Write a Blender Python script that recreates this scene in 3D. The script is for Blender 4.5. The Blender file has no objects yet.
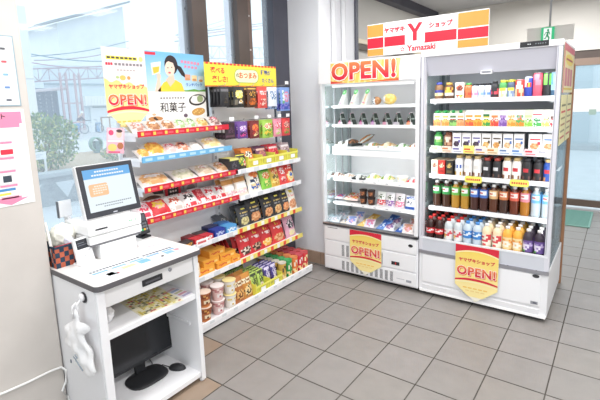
import bpy, bmesh, math, random
from mathutils import Vector, Matrix, Euler
S = bpy.context.scene
COL = S.collection
PI = math.pi
RND = random.Random(11)

# ------------------------------------------------------------------ materials
_mats = {}
def lin(h):
    o = []
    for i in (0, 2, 4):
        c = int(h[i:i+2], 16) / 255
        o.append(c / 12.92 if c <= .04045 else ((c + .055) / 1.055) ** 2.4)
    return (o[0], o[1], o[2], 1)

def new_mat(name):
    m = bpy.data.materials.new(name)
    m.use_nodes = True
    nt = m.node_tree
    return m, nt, nt.nodes['Principled BSDF']

def mat(key):
    """key = 'rrggbb' or 'rrggbb|flag'; flags: g glossy, m metal, f matte, w film wrap, e emitting, l liquid"""
    if key in _mats:
        return _mats[key]
    if key in SPECIAL:
        m = SPECIAL[key](); _mats[key] = m
        return m
    h, _, fl = key.partition('|')
    m, nt, b = new_mat('colour_' + key.replace('|', '_'))
    b.inputs['Base Color'].default_value = lin(h)
    rough = .5
    if fl == 'g': rough = .15
    if fl == 'f': rough = .85
    if fl == 'm': rough = .3; b.inputs['Metallic'].default_value = .85
    if fl == 'w': rough = .3
    if fl == 'l': rough = .12
    if fl == 'e':
        b.inputs['Emission Color'].default_value = lin(h)
        b.inputs['Emission Strength'].default_value = .72; b.inputs['Base Color'].default_value = [c * .05 for c in lin(h)[:3]] + [1]
    # a little grain in the roughness keeps it from looking like flat plastic
    tc = nt.nodes.new('ShaderNodeTexCoord'); nz = nt.nodes.new('ShaderNodeTexNoise')
    nz.inputs['Scale'].default_value = 35 if fl == 'w' else 14
    nt.links.new(tc.outputs['Object'], nz.inputs['Vector'])
    mr = nt.nodes.new('ShaderNodeMapRange')
    mr.inputs['To Min'].default_value = max(0, rough - .07); mr.inputs['To Max'].default_value = min(1, rough + .07)
    nt.links.new(nz.outputs['Fac'], mr.inputs['Value']); nt.links.new(mr.outputs['Result'], b.inputs['Roughness'])
    if fl == 'w':
        bp = nt.nodes.new('ShaderNodeBump'); bp.inputs['Strength'].default_value = .25; bp.inputs['Distance'].default_value = .01
        nt.links.new(nz.outputs['Fac'], bp.inputs['Height']); nt.links.new(bp.outputs['Normal'], b.inputs['Normal'])
    _mats[key] = m
    return m

def noise_mat(name, c1, c2, scale, rough=.8, bump=0):
    m, nt, b = new_mat(name)
    tc = nt.nodes.new('ShaderNodeTexCoord'); nz = nt.nodes.new('ShaderNodeTexNoise'); rp = nt.nodes.new('ShaderNodeValToRGB')
    nz.inputs['Scale'].default_value = scale; nz.inputs['Detail'].default_value = 5
    rp.color_ramp.elements[0].position = .3; rp.color_ramp.elements[1].position = .7
    rp.color_ramp.elements[0].color = lin(c1); rp.color_ramp.elements[1].color = lin(c2)
    nt.links.new(tc.outputs['Object'], nz.inputs['Vector']); nt.links.new(nz.outputs['Fac'], rp.inputs['Fac'])
    nt.links.new(rp.outputs['Color'], b.inputs['Base Color']); b.inputs['Roughness'].default_value = rough
    if bump:
        bp = nt.nodes.new('ShaderNodeBump'); bp.inputs['Strength'].default_value = bump; bp.inputs['Distance'].default_value = .01
        nt.links.new(nz.outputs['Fac'], bp.inputs['Height']); nt.links.new(bp.outputs['Normal'], b.inputs['Normal'])
    return m

def glass_mat(name, tint, gloss, haze):
    m = bpy.data.materials.new(name); m.use_nodes = True
    nt = m.node_tree; nt.nodes.clear()
    out = nt.nodes.new('ShaderNodeOutputMaterial')
    tr = nt.nodes.new('ShaderNodeBsdfTransparent'); tr.inputs['Color'].default_value = lin(tint)
    gl = nt.nodes.new('ShaderNodeBsdfGlossy'); gl.inputs['Roughness'].default_value = .03
    df = nt.nodes.new('ShaderNodeBsdfTranslucent'); df.inputs['Color'].default_value = (.95, .97, 1, 1)
    m1 = nt.nodes.new('ShaderNodeMixShader'); m2 = nt.nodes.new('ShaderNodeMixShader')
    nz = nt.nodes.new('ShaderNodeTexNoise'); nz.inputs['Scale'].default_value = 3
    mr = nt.nodes.new('ShaderNodeMapRange'); mr.inputs['To Min'].default_value = haze * .9; mr.inputs['To Max'].default_value = haze * 1.2
    lw = nt.nodes.new('ShaderNodeLayerWeight'); lw.inputs['Blend'].default_value = .5
    pw = nt.nodes.new('ShaderNodeMath'); pw.operation = 'POWER'; pw.inputs[1].default_value = 4
    fr = nt.nodes.new('ShaderNodeMath'); fr.operation = 'MULTIPLY_ADD'; fr.inputs[1].default_value = gloss; fr.inputs[2].default_value = .03
    nt.links.new(lw.outputs['Facing'], pw.inputs[0]); nt.links.new(pw.outputs[0], fr.inputs[0])
    nt.links.new(nz.outputs['Fac'], mr.inputs['Value']); nt.links.new(mr.outputs['Result'], m1.inputs['Fac'])
    nt.links.new(tr.outputs[0], m1.inputs[1]); nt.links.new(df.outputs[0], m1.inputs[2])
    nt.links.new(fr.outputs[0], m2.inputs['Fac']); nt.links.new(m1.outputs[0], m2.inputs[1]); nt.links.new(gl.outputs[0], m2.inputs[2])
    nt.links.new(m2.outputs[0], out.inputs['Surface'])
    return m

def ramp_mat(name, lo, hi, axis='Z'):
    """a printed two-colour gradient from the bottom to the top of the lettering"""
    m, nt, b = new_mat(name)
    tc = nt.nodes.new('ShaderNodeTexCoord'); sx = nt.nodes.new('ShaderNodeSeparateXYZ'); rp = nt.nodes.new('ShaderNodeValToRGB')
    rp.color_ramp.elements[0].color = lin(lo); rp.color_ramp.elements[1].color = lin(hi)
    rp.color_ramp.elements[0].position = .2; rp.color_ramp.elements[1].position = .95
    nt.links.new(tc.outputs['Generated'], sx.inputs[0]); nt.links.new(sx.outputs[axis], rp.inputs['Fac'])
    nt.links.new(rp.outputs['Color'], b.inputs['Base Color']); b.inputs['Roughness'].default_value = .5
    return m

def mirror_mat():
    m, nt, b = new_mat('tinted_mirror')
    nz = nt.nodes.new('ShaderNodeTexNoise'); nz.inputs['Scale'].default_value = 6
    mr = nt.nodes.new('ShaderNodeMapRange'); mr.inputs['To Min'].default_value = .08; mr.inputs['To Max'].default_value = .14
    nt.links.new(nz.outputs['Fac'], mr.inputs['Value']); nt.links.new(mr.outputs['Result'], b.inputs['Roughness'])
    b.inputs['Base Color'].default_value = lin('d3e0e0'); b.inputs['Metallic'].default_value = .75
    return m

def wrap_mat():
    m = glass_mat('clear_film', 'f4f6f8', .35, .18)
    return m

SPECIAL = {
    'wall_white': lambda: noise_mat('painted_white_wall', 'eeeef2', 'f4f4f6', 2.5, .7),
    'wall_cream': lambda: noise_mat('cream_wall_panel', 'd6d2ca', 'dcd8d1', 1.5, .7),
    'pillar_beige': lambda: noise_mat('beige_pillar_cladding', 'cdc7c1', 'd4cec8', 6, .6, .05),
    'ceiling_grey': lambda: noise_mat('grey_ceiling_board', 'c0c0c2', 'c9c9cb', 3, .9),
    'tile_a': lambda: noise_mat('floor_tile_grey', '8e8a86', '94908c', 9, .42, .03),
    'tile_b': lambda: noise_mat('floor_tile_warm', '8f8b86', '96918c', 9, .42, .03),
    'tile_c': lambda: noise_mat('floor_tile_light', '918d89', '98938f', 9, .42, .03),
    'tile_d': lambda: noise_mat('floor_tile_tan', '9a8775', 'a28f7d', 9, .42, .03),
    'skirt_tile': lambda: noise_mat('brown_skirting_tile', 'a68c78', 'b59b87', 12, .5),
    'grout': lambda: noise_mat('dark_grout', '59544f', '67625c', 40, .9),
    'window_glass': lambda: glass_mat('window_glass', 'f6fbff', .35, .16),
    'door_glass': lambda: glass_mat('door_glass', 'f2f9fc', .35, .14),
    'side_glass': lambda: glass_mat('side_glass', 'dce8ec', .5, .06),
    'film': wrap_mat,
    'mirror': mirror_mat,
    'open_print': lambda: ramp_mat('open_letter_print', 'dc2340', 'f0884e'),
    'sky_print': lambda: ramp_mat('poster_sky_print', 'dcf0f8', '79bbe6'),
    'gold_print': lambda: ramp_mat('poster_yellow_print', 'fdeaa4', 'f6d65c'),
    'asphalt': lambda: noise_mat('pale_asphalt', 'b5b8bb', 'c4c6c9', 3, .9),
    'pavement': lambda: noise_mat('pale_pavement', 'c8cbce', 'd6d9db', 5, .9),
    'stone': lambda: noise_mat('planter_stone', '8f969b', 'aab0b4', 6, .9, .2),
    'soil': lambda: noise_mat('planter_bed', 'b39a80', 'd2c0a6', 30, .95),
    'leaf_a': lambda: noise_mat('leaf_green', '5c8a56', '86ad72', 12, .7),
    'leaf_b': lambda: noise_mat('leaf_dark', '3f6b4c', '5f8a63', 12, .7),
    'leaf_c': lambda: noise_mat('leaf_yellow', 'a8b86a', 'd0d08a', 12, .7),
    'plaster_out': lambda: noise_mat('pale_cladding', 'e3e8ec', 'eef2f4', 1.2, .8),
    'brown_alu': lambda: noise_mat('bronze_frame', '51453f', '5d504a', 4, .35),
    'dark_steel': lambda: noise_mat('dark_steel_column', '484853', '53535e', 3, .5),
    'wood': lambda: noise_mat('brown_board', '94694a', 'a87b59', 7, .5),
    'fabric_navy': lambda: noise_mat('navy_weave', '1f3347', '2b4156', 60, .8, .3),
    'fabric_rust': lambda: noise_mat('rust_weave', 'b1583f', 'c2684c', 60, .8, .3),
}

# ------------------------------------------------------------------ mesh builder
class MB:
    def __init__(s):
        s.v = []; s.f = []; s.k = []; s.s = []
    def add(s, vs, fs, key, smooth=False):
        o = len(s.v); s.v += [Vector(p) for p in vs]
        for i, f in enumerate(fs):
            s.f.append([o + j for j in f]); s.k.append(key[i] if isinstance(key, list) else key); s.s.append(smooth)
        return s
    def box(s, x0, x1, y0, y1, z0, z1, key, bev=0):
        if bev:
            bm = bmesh.new(); bmesh.ops.create_cube(bm, size=1)
            for v in bm.verts:
                v.co = Vector((x0 + (v.co.x + .5) * (x1 - x0), y0 + (v.co.y + .5) * (y1 - y0), z0 + (v.co.z + .5) * (z1 - z0)))
            bmesh.ops.bevel(bm, geom=bm.edges[:], offset=bev, segments=2, affect='EDGES', profile=.5)
            s.bm(bm, key)
            return s
        return s.add([(x0,y0,z0),(x1,y0,z0),(x1,y1,z0),(x0,y1,z0),(x0,y0,z1),(x1,y0,z1),(x1,y1,z1),(x0,y1,z1)],
                     [(3,2,1,0),(4,5,6,7),(0,1,5,4),(1,2,6,5),(2,3,7,6),(3,0,4,7)], key)
    def bm(s, bm, key, smooth=False):
        bm.verts.index_update()
        s.add([v.co.copy() for v in bm.verts], [[v.index for v in f.verts] for f in bm.faces], key, smooth)
        bm.free()
        return s
    def lathe(s, prof, key, n=14, cx=0, cy=0, z=0, smooth=True, caps=True):
        """prof = [(r, z)...]; key = str or fn(i, a, t) -> key"""
        vs = []; fs = []; ks = []
        m = len(prof)
        for r, h in prof:
            for j in range(n):
                a = 2 * PI * j / n - PI / 2
                vs.append((cx + r * math.cos(a), cy + r * math.sin(a), z + h))
        for i in range(m - 1):
            for j in range(n):
                fs.append((i*n+j, i*n+(j+1) % n, (i+1)*n+(j+1) % n, (i+1)*n+j))
                ks.append(key if isinstance(key, str) else key(i, ((j + .5) / n + .5) % 1, prof[i][1]))
        if caps:
            fs.append(tuple(range(n-1, -1, -1))); ks.append(key if isinstance(key, str) else key(0, 0, prof[0][1]))
            fs.append(tuple((m-1)*n + j for j in range(n))); ks.append(key if isinstance(key, str) else key(m-1, 0, prof[-1][1]))
        return s.add(vs, fs, ks, smooth)
    def tube(s, pts, r, key, n=8, smooth=True):
        pts = [Vector(p) for p in pts]; vs = []; fs = []
        for i, p in enumerate(pts):
            d = (pts[min(i+1, len(pts)-1)] - pts[max(i-1, 0)]).normalized()
            a = d.cross(Vector((0, 0, 1)))
            if a.length < 1e-3: a = d.cross(Vector((1, 0, 0)))
            a.normalize(); b = d.cross(a)
            rr = r[i] if isinstance(r, (list, tuple)) else r
            for j in range(n):
                t = 2 * PI * j / n
                vs.append(p + a * rr * math.cos(t) + b * rr * math.sin(t))
        for i in range(len(pts) - 1):
            for j in range(n):
                fs.append((i*n+j, (i+1)*n+j, (i+1)*n+(j+1) % n, i*n+(j+1) % n))
        fs.append(tuple(range(n))); fs.append(tuple((len(pts)-1)*n + j for j in range(n-1, -1, -1)))
        return s.add(vs, fs, key, smooth)
    # flat print facing -Y in the XZ plane at y
    def poly(s, pts, y, key):
        ar = sum(pts[i][0]*pts[(i+1) % len(pts)][1] - pts[(i+1) % len(pts)][0]*pts[i][1] for i in range(len(pts)))
        if ar < 0: pts = pts[::-1]
        return s.add([(x, y, z) for x, z in pts], [tuple(range(len(pts)))], key)
    def rect(s, x0, x1, z0, z1, y, key):
        return s.poly([(x0, z0), (x1, z0), (x1, z1), (x0, z1)], y, key)
    def rrect(s, x0, x1, z0, z1, rad, y, key):
        p = []
        for cx, cz, a0 in ((x1-rad, z0+rad, -90), (x1-rad, z1-rad, 0), (x0+rad, z1-rad, 90), (x0+rad, z0+rad, 180)):
            for t in range(5):
                a = math.radians(a0 + 22.5 * t); p.append((cx + rad*math.cos(a), cz + rad*math.sin(a)))
        return s.poly(p, y, key)
    def ell(s, cx, cz, rx, rz, y, key, n=20, rot=0):
        c, q = math.cos(rot), math.sin(rot); p = []
        for i in range(n):
            a = 2*PI*i/n; u = rx*math.cos(a); w = rz*math.sin(a)
            p.append((cx + u*c - w*q, cz + u*q + w*c))
        return s.poly(p, y, key)
    def slab(s, pts, y0, y1, key):
        """prism: outline in XZ, from y0 (front) to y1 (back)"""
        n = len(pts)
        ar = sum(pts[i][0]*pts[(i+1) % n][1] - pts[(i+1) % n][0]*pts[i][1] for i in range(n))
        if ar < 0: pts = pts[::-1]
        vs = [(x, y0, z) for x, z in pts] + [(x, y1, z) for x, z in pts]
        fs = [tuple(range(n)), tuple(range(2*n-1, n-1, -1))] + [(i, n+i, n+(i+1) % n, (i+1) % n) for i in range(n)]
        return s.add(vs, fs, key)
    def text(s, body, size, x, z, y, key, bold=0, align='CENTER', sx=1, shear=0, tilt=0, space=1):
        c = bpy.data.curves.new('lettering', 'FONT'); c.body = body; c.size = size; c.offset = bold
        c.align_x = align; c.align_y = 'CENTER'; c.shear = shear; c.space_character = space; c.resolution_u = 3
        o = bpy.data.objects.new('lettering', c); COL.objects.link(o)
        bpy.context.view_layer.update()
        me = bpy.data.meshes.new_from_object(o.evaluated_get(bpy.context.evaluated_depsgraph_get()))
        bpy.data.objects.remove(o); bpy.data.curves.remove(c)
        ca, sa = math.cos(tilt), math.sin(tilt)
        vs = [(x + (p.co.x*ca - p.co.y*sa)*sx, y, z + p.co.x*sa + p.co.y*ca) for p in me.vertices]
        fs = [tuple(p.vertices) for p in me.polygons]
        s.add(vs, fs, key)
        bpy.data.meshes.remove(me)
        return s
    def xf(s, M):
        s.v = [M @ p for p in s.v]
        return s
    def mesh(s, name):
        me = bpy.data.meshes.new(name)
        me.from_pydata([tuple(p) for p in s.v], [], s.f)
        keys = []
        for k in s.k:
            if k not in keys: keys.append(k)
        for k in keys: me.materials.append(mat(k))
        ix = {k: i for i, k in enumerate(keys)}
        me.polygons.foreach_set('material_index', [ix[k] for k in s.k])
        me.polygons.foreach_set('use_smooth', s.s)
        me.update()
        return me

def obj(name, m, parent=None, loc=None, rot=None):
    """m: MB or mesh. With a parent and no loc, an MB is taken to be in world coordinates of an unrotated root."""
    if isinstance(m, MB):
        if parent is not None and loc is None:
            base = parent.location.copy()
            q = parent.parent
            while q is not None:
                base += q.location; q = q.parent
            m.xf(Matrix.Translation(-base))
        elif parent is None and loc is None and m.v:
            # origin at the centre of the footprint
            lo = [min(p[i] for p in m.v) for i in range(3)]; hi = [max(p[i] for p in m.v) for i in range(3)]
            loc = Vector(((lo[0]+hi[0])/2, (lo[1]+hi[1])/2, lo[2]))
            m.xf(Matrix.Translation(-loc))
        m = m.mesh(name)
    o = bpy.data.objects.new(name, m); COL.objects.link(o)
    if parent is not None: o.parent = parent
    if loc is not None: o.location = loc
    if rot is not None: o.rotation_euler = rot
    return o

def tag(o, label, cat, group=None):
    o['label'] = label; o['category'] = cat
    if group: o['group'] = group
    return o

def thing(name, label, cat, loc, rot=(0, 0, 0), group=None):
    o = bpy.data.objects.new(name, None); COL.objects.link(o)
    o.empty_display_size = .05
    o.location = loc; o.rotation_euler = rot
    return tag(o, label, cat, group)

def struct(name, m):
    o = obj(name, m) if not isinstance(m, bpy.types.Object) else m
    o['kind'] = 'structure'
    return o

def hsh(i, j, s=0):
    n = (i * 374761393 + j * 668265263 + s * 974711) & 0xffffffff
    n = ((n ^ (n >> 13)) * 1274126177) & 0xffffffff
    return ((n ^ (n >> 16)) & 0xffff) / 65535

def D(bg, *shapes, seal=None):
    """printed design on a unit square: ellipses ('e',cu,cv,ru,rv,k1[,k2]) and rectangles ('r',u0,u1,v0,v1,k1[,k2]); k2 mottles k1"""
    def f(u, v, i, j):
        k = bg
        if seal and (v < .06 or v > .94): return seal
        for n, t in enumerate(shapes):
            if t[0] == 'e': hit = ((u-t[1])/t[3])**2 + ((v-t[2])/t[4])**2 < 1
            else: hit = t[1] <= u <= t[2] and t[3] <= v <= t[4]
            if hit:
                k = t[5]
                if len(t) > 6 and hsh(i, j, n) < .42: k = t[6]
        return k
    return f

# ------------------------------------------------------------------ products: each proto is a list of (part name, mesh); built once, copied after
def bag_mesh(name, w, h, d, fn, back, nx=12, ny=16, seed=1, crimp=.05):
    b = MB(); rr = random.Random(seed)
    def shape(u, v):
        e = max(0, min(1, (v - crimp) / (1 - 2*crimp)))
        t = d/2 * (max(0, math.sin(PI*u)))**.55 * (max(0, math.sin(PI*e)))**.5
        pin = 1 - .07 * math.sin(PI*e)
        return (u-.5)*w*pin, t, v*h
    jit = [[rr.uniform(-1, 1) for _ in range(nx+1)] for _ in range(ny+1)]
    for side in (0, 1):
        vs = []; fs = []; ks = []
        for j in range(ny+1):
            for i in range(nx+1):
                u, v = i/nx, j/ny
                x, t, z = shape(u, v)
                wob = jit[j][i] * d * .05 * (1 if t > d*.1 else 0)
                vs.append((x, (-t + wob) if side == 0 else (t - wob), z))
        for j in range(ny):
            for i in range(nx):
                q = (j*(nx+1)+i, j*(nx+1)+i+1, (j+1)*(nx+1)+i+1, (j+1)*(nx+1)+i)
                fs.append(q if side == 0 else q[::-1])
                ks.append(fn((i+.5)/nx, (j+.5)/ny, i, j) if side == 0 else back)
        b.add(vs, fs, ks, True)
    return b.mesh(name)

def grid_box(name, w, d, h, fn, side, top, nx=9, nz=12, bevel_top=0):
    """box with a printed front (and the same print on its sides)"""
    b = MB()
    def wall(p0, dx, dz, f, nxx):
        vs = []; fs = []; ks = []
        for j in range(nz+1):
            for i in range(nxx+1):
                vs.append(Vector(p0) + Vector(dx)*i/nxx + Vector(dz)*j/nz)
        for j in range(nz):
            for i in range(nxx):
                fs.append((j*(nxx+1)+i, j*(nxx+1)+i+1, (j+1)*(nxx+1)+i+1, (j+1)*(nxx+1)+i))
                ks.append(f((i+.5)/nxx, (j+.5)/nz, i, j))
        b.add(vs, fs, ks)
    sd = (lambda u, v, i, j: side)
    wall((-w/2, -d/2, 0), (w, 0, 0), (0, 0, h), fn, nx)
    wall((w/2, -d/2, 0), (0, d, 0), (0, 0, h), sd, 2)
    wall((w/2, d/2, 0), (-w, 0, 0), (0, 0, h), sd, 2)
    wall((-w/2, d/2, 0), (0, -d, 0), (0, 0, h), sd, 2)
    b.add([(-w/2,-d/2,h),(w/2,-d/2,h),(w/2,d/2,h),(-w/2,d/2,h)], [(0,1,2,3)], top)
    b.add([(-w/2,-d/2,0),(w/2,-d/2,0),(w/2,d/2,0),(-w/2,d/2,0)], [(3,2,1,0)], side)
    return b.mesh(name)

def cyl_design(fn, prof):
    h0, h1 = prof[0][1], prof[-1][1]
    def f(i, a, z):
        # 'a' runs round the can; the front half is the printed face
        u = max(0, min(1, (a - .5) * 2 + .5))
        return fn(u, (prof[min(i, len(prof)-1)][1] - h0) / (h1 - h0) + .02, int(a*16), i)
    return f

def smoothprof(pts, n):
    out = []
    for i in range(len(pts)-1):
        (r0, z0), (r1, z1) = pts[i], pts[i+1]
        for t in range(n): out.append((r0+(r1-r0)*t/n, z0+(z1-z0)*t/n))
    return out + [pts[-1]]

def p_bottle(body, lab, cap, h=.2, r=.032, l0=.45, l1=.74, labfn=None):
    b = MB().lathe([(r*.85, 0), (r, .015), (r*.96, .2*h), (r, .4*h), (r*.97, .7*h), (r*.86, .78*h), (r*.5, .88*h), (r*.42, .905*h)], body)
    c = MB().lathe([(r*.46, .9*h), (r*.46, .985*h), (r*.4, h)], cap, 12)
    pr = [(r*1.02, l0*h + (l1-l0)*h*t/6) for t in range(7)]
    l = MB().lathe(pr, cyl_design(labfn, pr) if labfn else lab, 16, caps=False)
    return [('bottle_body', b.mesh('bottle_body')), ('cap', c.mesh('cap')), ('wrap_label', l.mesh('wrap_label'))]

def p_coffee(fn, cap, h=.155, r=.032):
    pr = smoothprof([(r*.92, 0), (r, .008), (r, .72*h), (r*.9, .8*h), (r*.66, .87*h)], 4)
    return [('bottle_body', MB().lathe(pr, cyl_design(fn, pr), 16).mesh('bottle_body')),
            ('cap', MB().lathe([(r*.68, .865*h), (r*.68, .99*h), (r*.6, h)], cap, 14).mesh('cap'))]

def p_can(fn, lid, h=.122, r=.031):
    pr = smoothprof([(r*.85, 0), (r, .006), (r, h-.01), (r*.87, h-.002)], 4)
    return [('can_body', MB().lathe(pr, cyl_design(fn, pr), 16).mesh('can_body')),
            ('can_lid', MB().lathe([(r*.86, h-.003), (r*.86, h+.001), (r*.7, h-.001)], lid, 14).mesh('can_lid'))]

def p_carton(fn, side, top, w=.055, d=.055, h=.12, cap=None):
    out = [('carton_body', grid_box('carton_body', w, d, h, fn, side, top))]
    if cap:
        out.append(('cap', MB().lathe([(.015, h), (.015, h+.012), (.013, h+.014)], cap, 12, cy=-.006).mesh('cap')))
    return out

def p_gable(fn, side, top, w=.06, d=.06, h=.13, cap=None):
    """carton with a sloped front shoulder and a crimped ridge"""
    hh = h*.87
    m = MB()
    m.add([(-w/2,-d/2,hh),(w/2,-d/2,hh),(w/2,0,h*.97),(-w/2,0,h*.97)], [(0,1,2,3)], top)
    m.add([(-w/2,d/2,hh),(w/2,d/2,hh),(w/2,0,h*.97),(-w/2,0,h*.97)], [(1,0,3,2)], top)
    m.add([(w/2,-d/2,hh),(w/2,d/2,hh),(w/2,0,h*.97)], [(0,1,2)], side)
    m.add([(-w/2,-d/2,hh),(-w/2,d/2,hh),(-w/2,0,h*.97)], [(0,2,1)], side)
    m.box(-w/2, w/2, -.002, .002, h*.95, h*1.03, top)
    out = [('carton_body', grid_box('carton_body', w, d, hh, fn, side, top)), ('gable_top', m.mesh('gable_top'))]
    if cap:
        c = MB().lathe([(.013, 0), (.013, .013), (.011, .015)], cap, 12)
        c.xf(Matrix.Translation((0, -d*.28, hh + .006)) @ Matrix.Rotation(.5, 4, 'X'))
        out.append(('cap', c.mesh('cap')))
    return out

def p_tube(fn, lid, h=.2, r=.036):
    pr = smoothprof([(r, 0), (r, h-.006)], 8)
    return [('tube_body', MB().lathe(pr, cyl_design(fn, pr), 16).mesh('tube_body')),
            ('lid', MB().lathe([(r*1.04, h-.007), (r*1.04, h+.001), (r*.9, h+.002), (r*.85, h-.001)], lid, 16).mesh('lid'))]

def p_cup(fn, lid, h=.1, r=.046):
    pr = smoothprof([(r*.74, 0), (r*.97, h*.97)], 8)
    return [('cup_body', MB().lathe(pr, cyl_design(fn, pr), 16).mesh('cup_body')),
            ('lid', MB().lathe([(r*1.02, h*.96), (r*1.04, h*.985), (r*.96, h)], lid, 16).mesh('lid'))]

def p_bun(rx, rz, ry, fn):
    """round bun: a flattened ball with a printed wrap"""
    b = MB(); n, m = 16, 12; vs = []; fs = []; ks = []
    for j in range(m+1):
        th = PI*j/m
        for i in range(n):
            ph = 2*PI*i/n - PI/2
            vs.append((rx*math.sin(th)*math.cos(ph), ry*math.sin(th)*math.sin(ph), rz - rz*math.cos(th)))
    for j in range(m):
        for i in range(n):
            fs.append((j*n+i, j*n+(i+1) % n, (j+1)*n+(i+1) % n, (j+1)*n+i))
            a = ((i+.5)/n + .5) % 1
            ks.append(fn(max(0, min(1, (a-.5)*2+.5)), (j+.5)/m, i, j))
    b.add(vs, fs, ks, True)
    return [('bun', b.mesh('bun'))]
_pn = 0
def p_bag(w, h, d, fn, back, film=False, **kw):
    global _pn
    _pn += 1
    return [('wrapper', bag_mesh('wrapper', w, h, d, fn, back, seed=_pn, **kw))]

def put(proto, kind, loc, rot, label, cat, group=None):
    """copy of a proto: one mesh, or an Empty that parents its parts"""
    if len(proto) == 1:
        o = obj(kind, proto[0][1], None, loc, rot)
        return tag(o, label, cat, group)
    r = thing(kind, label, cat, loc, rot, group)
    for nm, me in proto:
        obj(nm, me, r, (0, 0, 0))
    return r
# ------------------------------------------------------------------ camera
cam = bpy.data.cameras.new('camera'); co = bpy.data.objects.new('camera', cam); COL.objects.link(co)
def cam_rot(yaw, pitch, roll):
    cy, sy = math.cos(yaw), math.sin(yaw)
    f = Vector((-sy*math.cos(pitch), cy*math.cos(pitch), math.sin(pitch)))
    r = Vector((cy, sy, 0)); u = r.cross(f)
    c, s = math.cos(roll), math.sin(roll)
    r2 = c*r + s*u; u2 = -s*r + c*u
    return Matrix((r2, u2, -f)).transposed().to_4x4()
co.matrix_world = Matrix.Translation((2.3202, -3.3095, 1.5715)) @ cam_rot(math.radians(36.1534), math.radians(-9.1769), math.radians(-1.7068))
cam.sensor_width = 36; cam.lens = 433.312 / 600 * 36
cam.shift_x = -4.03 / 600; cam.shift_y = -28.38 / 600
cam.clip_start = .05; cam.clip_end = 400
S.camera = co

# ------------------------------------------------------------------ the setting
def floor_mesh():
    b = MB(); g = .0035
    b.add([(-.4,-6,-.004),(6,-6,-.004),(6,3.5,-.004),(-.4,3.5,-.004)], [(0,1,2,3)], 'grout')
    rr = random.Random(5)
    for i in range(-2, 20):
        for j in range(-20, 12):
            x0, x1 = max(-.4, i*.3), min(6, i*.3+.3); y0, y1 = j*.3, min(3.5, j*.3+.3)
            if x1 - x0 < .01 or y1 - y0 < .01: continue
            k = rr.choice(['tile_a', 'tile_a', 'tile_b', 'tile_c', 'tile_c'])
            if (i, j) in ((1, -7), (0, -7), (0, -6), (-1, -1)): k = 'tile_d'
            b.add([(x0+g,y0+g,0),(x1-g,y0+g,0),(x1-g,y1-g,0),(x0+g,y1-g,0)], [(0,1,2,3)], k)
    return b
struct('floor', floor_mesh())
struct('ceiling', MB().box(-.45, 6, -6, 3.6, 2.85, 2.95, 'ceiling_grey'))
# far wall with the glazed door at its right end
struct('wall_back', MB().box(-.25, 1.25, 3.5, 3.62, 0, 2.85, 'wall_cream').box(1.25, 3.2, 3.5, 3.62, 2.12, 2.85, 'wall_cream').box(3.2, 6, 3.5, 3.62, 0, 2.85, 'wall_cream'))
struct('wall_left', MB().box(-.27, -.15, .72, 3.5, 0, 2.85, 'wall_cream'))
struct('wall_front', MB().box(-.45, .6, -6.1, -6, 0, 2.85, 'wall_white').box(.6, 6, -6.1, -6, 2.5, 2.85, 'wall_white'))
struct('wall_right', MB().box(6, 6.1, -6, 3.6, 0, 2.85, 'wall_white'))
struct('wall_side', MB().box(-.45, -.30, -6, -3.1, 0, 2.85, 'wall_white'))
struct('trim_1', MB().box(-.15, -.03, .72, 3.5, 2.74, 2.85, 'dark_steel'))            # beam along the ceiling edge
struct('trim_2', MB().box(-.15, -.11, 1.1, 3.45, 2.2, 2.25, 'f6ead0').box(-.15, -.1, 1.1, 3.45, 2.13, 2.19, '6b6258'))
# white corner pillar with its skirting
struct('wall_pillar', MB().box(-.42, .085, .05, .70, 0, 2.85, 'wall_white', .012))
struct('baseboard_pillar', MB().box(-.24, .095, .03, .05, 0, .115, 'skirt_tile').box(-.2, -.197, .0295, .031, 0, .115, 'grout').box(.05, .053, .0295, .031, 0, .115, 'grout'))
struct('trim_3', MB().box(.06, .105, .68, .73, 0, 2.85, '5a5b66'))                      # dark strip at the pillar's back corner
p = MB()
for y in (.24, .42): p.tube([(.115, y, .02), (.115, y, 2.85)], .022, 'f3f3f5|g', 10)
struct('trim_4', p)                                                                     # two white pipes down the pillar
# near pillar on the left, clad in beige
struct('wall_near', MB().box(-.30, .09, -3.1, -2.404, 0, 2.85, 'pillar_beige', .008))
struct('baseboard_near', MB().box(.09, .098, -3.1, -2.42, 0, .06, 'pillar_beige'))
# window wall: kerb, white jamb, bronze mullions, dark steel column
struct('wall_window', MB().box(-.42, -.28, -2.42, .05, 0, .1, 'c9ccd0').box(-.42, -.28, -2.42, .05, 2.6, 2.85, 'wall_white'))
struct('trim_5', MB().box(-.40, -.27, -.165, .055, 0, 2.85, 'dark_steel'))
def window(n, y0, y1):
    f = MB()
    f.box(-.38, -.30, y0, y1, .1, .15, 'brown_alu').box(-.38, -.30, y0, y1, 2.55, 2.6, 'brown_alu')
    w = struct('window_%d' % n, f)
    g = obj('pane', MB().box(-.343, -.337, y0, y1, .15, 2.55, 'window_glass'), w)
    return w
window(1, -2.42, -1.075); window(2, -.93, -.60); window(3, -.41, -.17)
m = MB().box(-.41, -.29, -1.075, -.935, .1, 2.6, 'brown_alu').box(-.42, -.36, -1.11, -1.075, .1, 2.6, 'd5d2d6|m')
struct('trim_6', m)
m = MB().box(-.41, -.29, -.60, -.47, .1, 2.6, 'brown_alu').box(-.40, -.31, -.47, -.41, .1, 2.6, '77635a').box(-.42, -.36, -.625, -.60, .1, 2.6, 'd5d2d6|m')
struct('trim_7', m)
m = MB()
for z in (1.75, 2.02, 2.3): m.box(-.309, -.305, -.45, -.435, z, z+.012, 'e6e2e0|m')
struct('trim_8', m)

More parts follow.
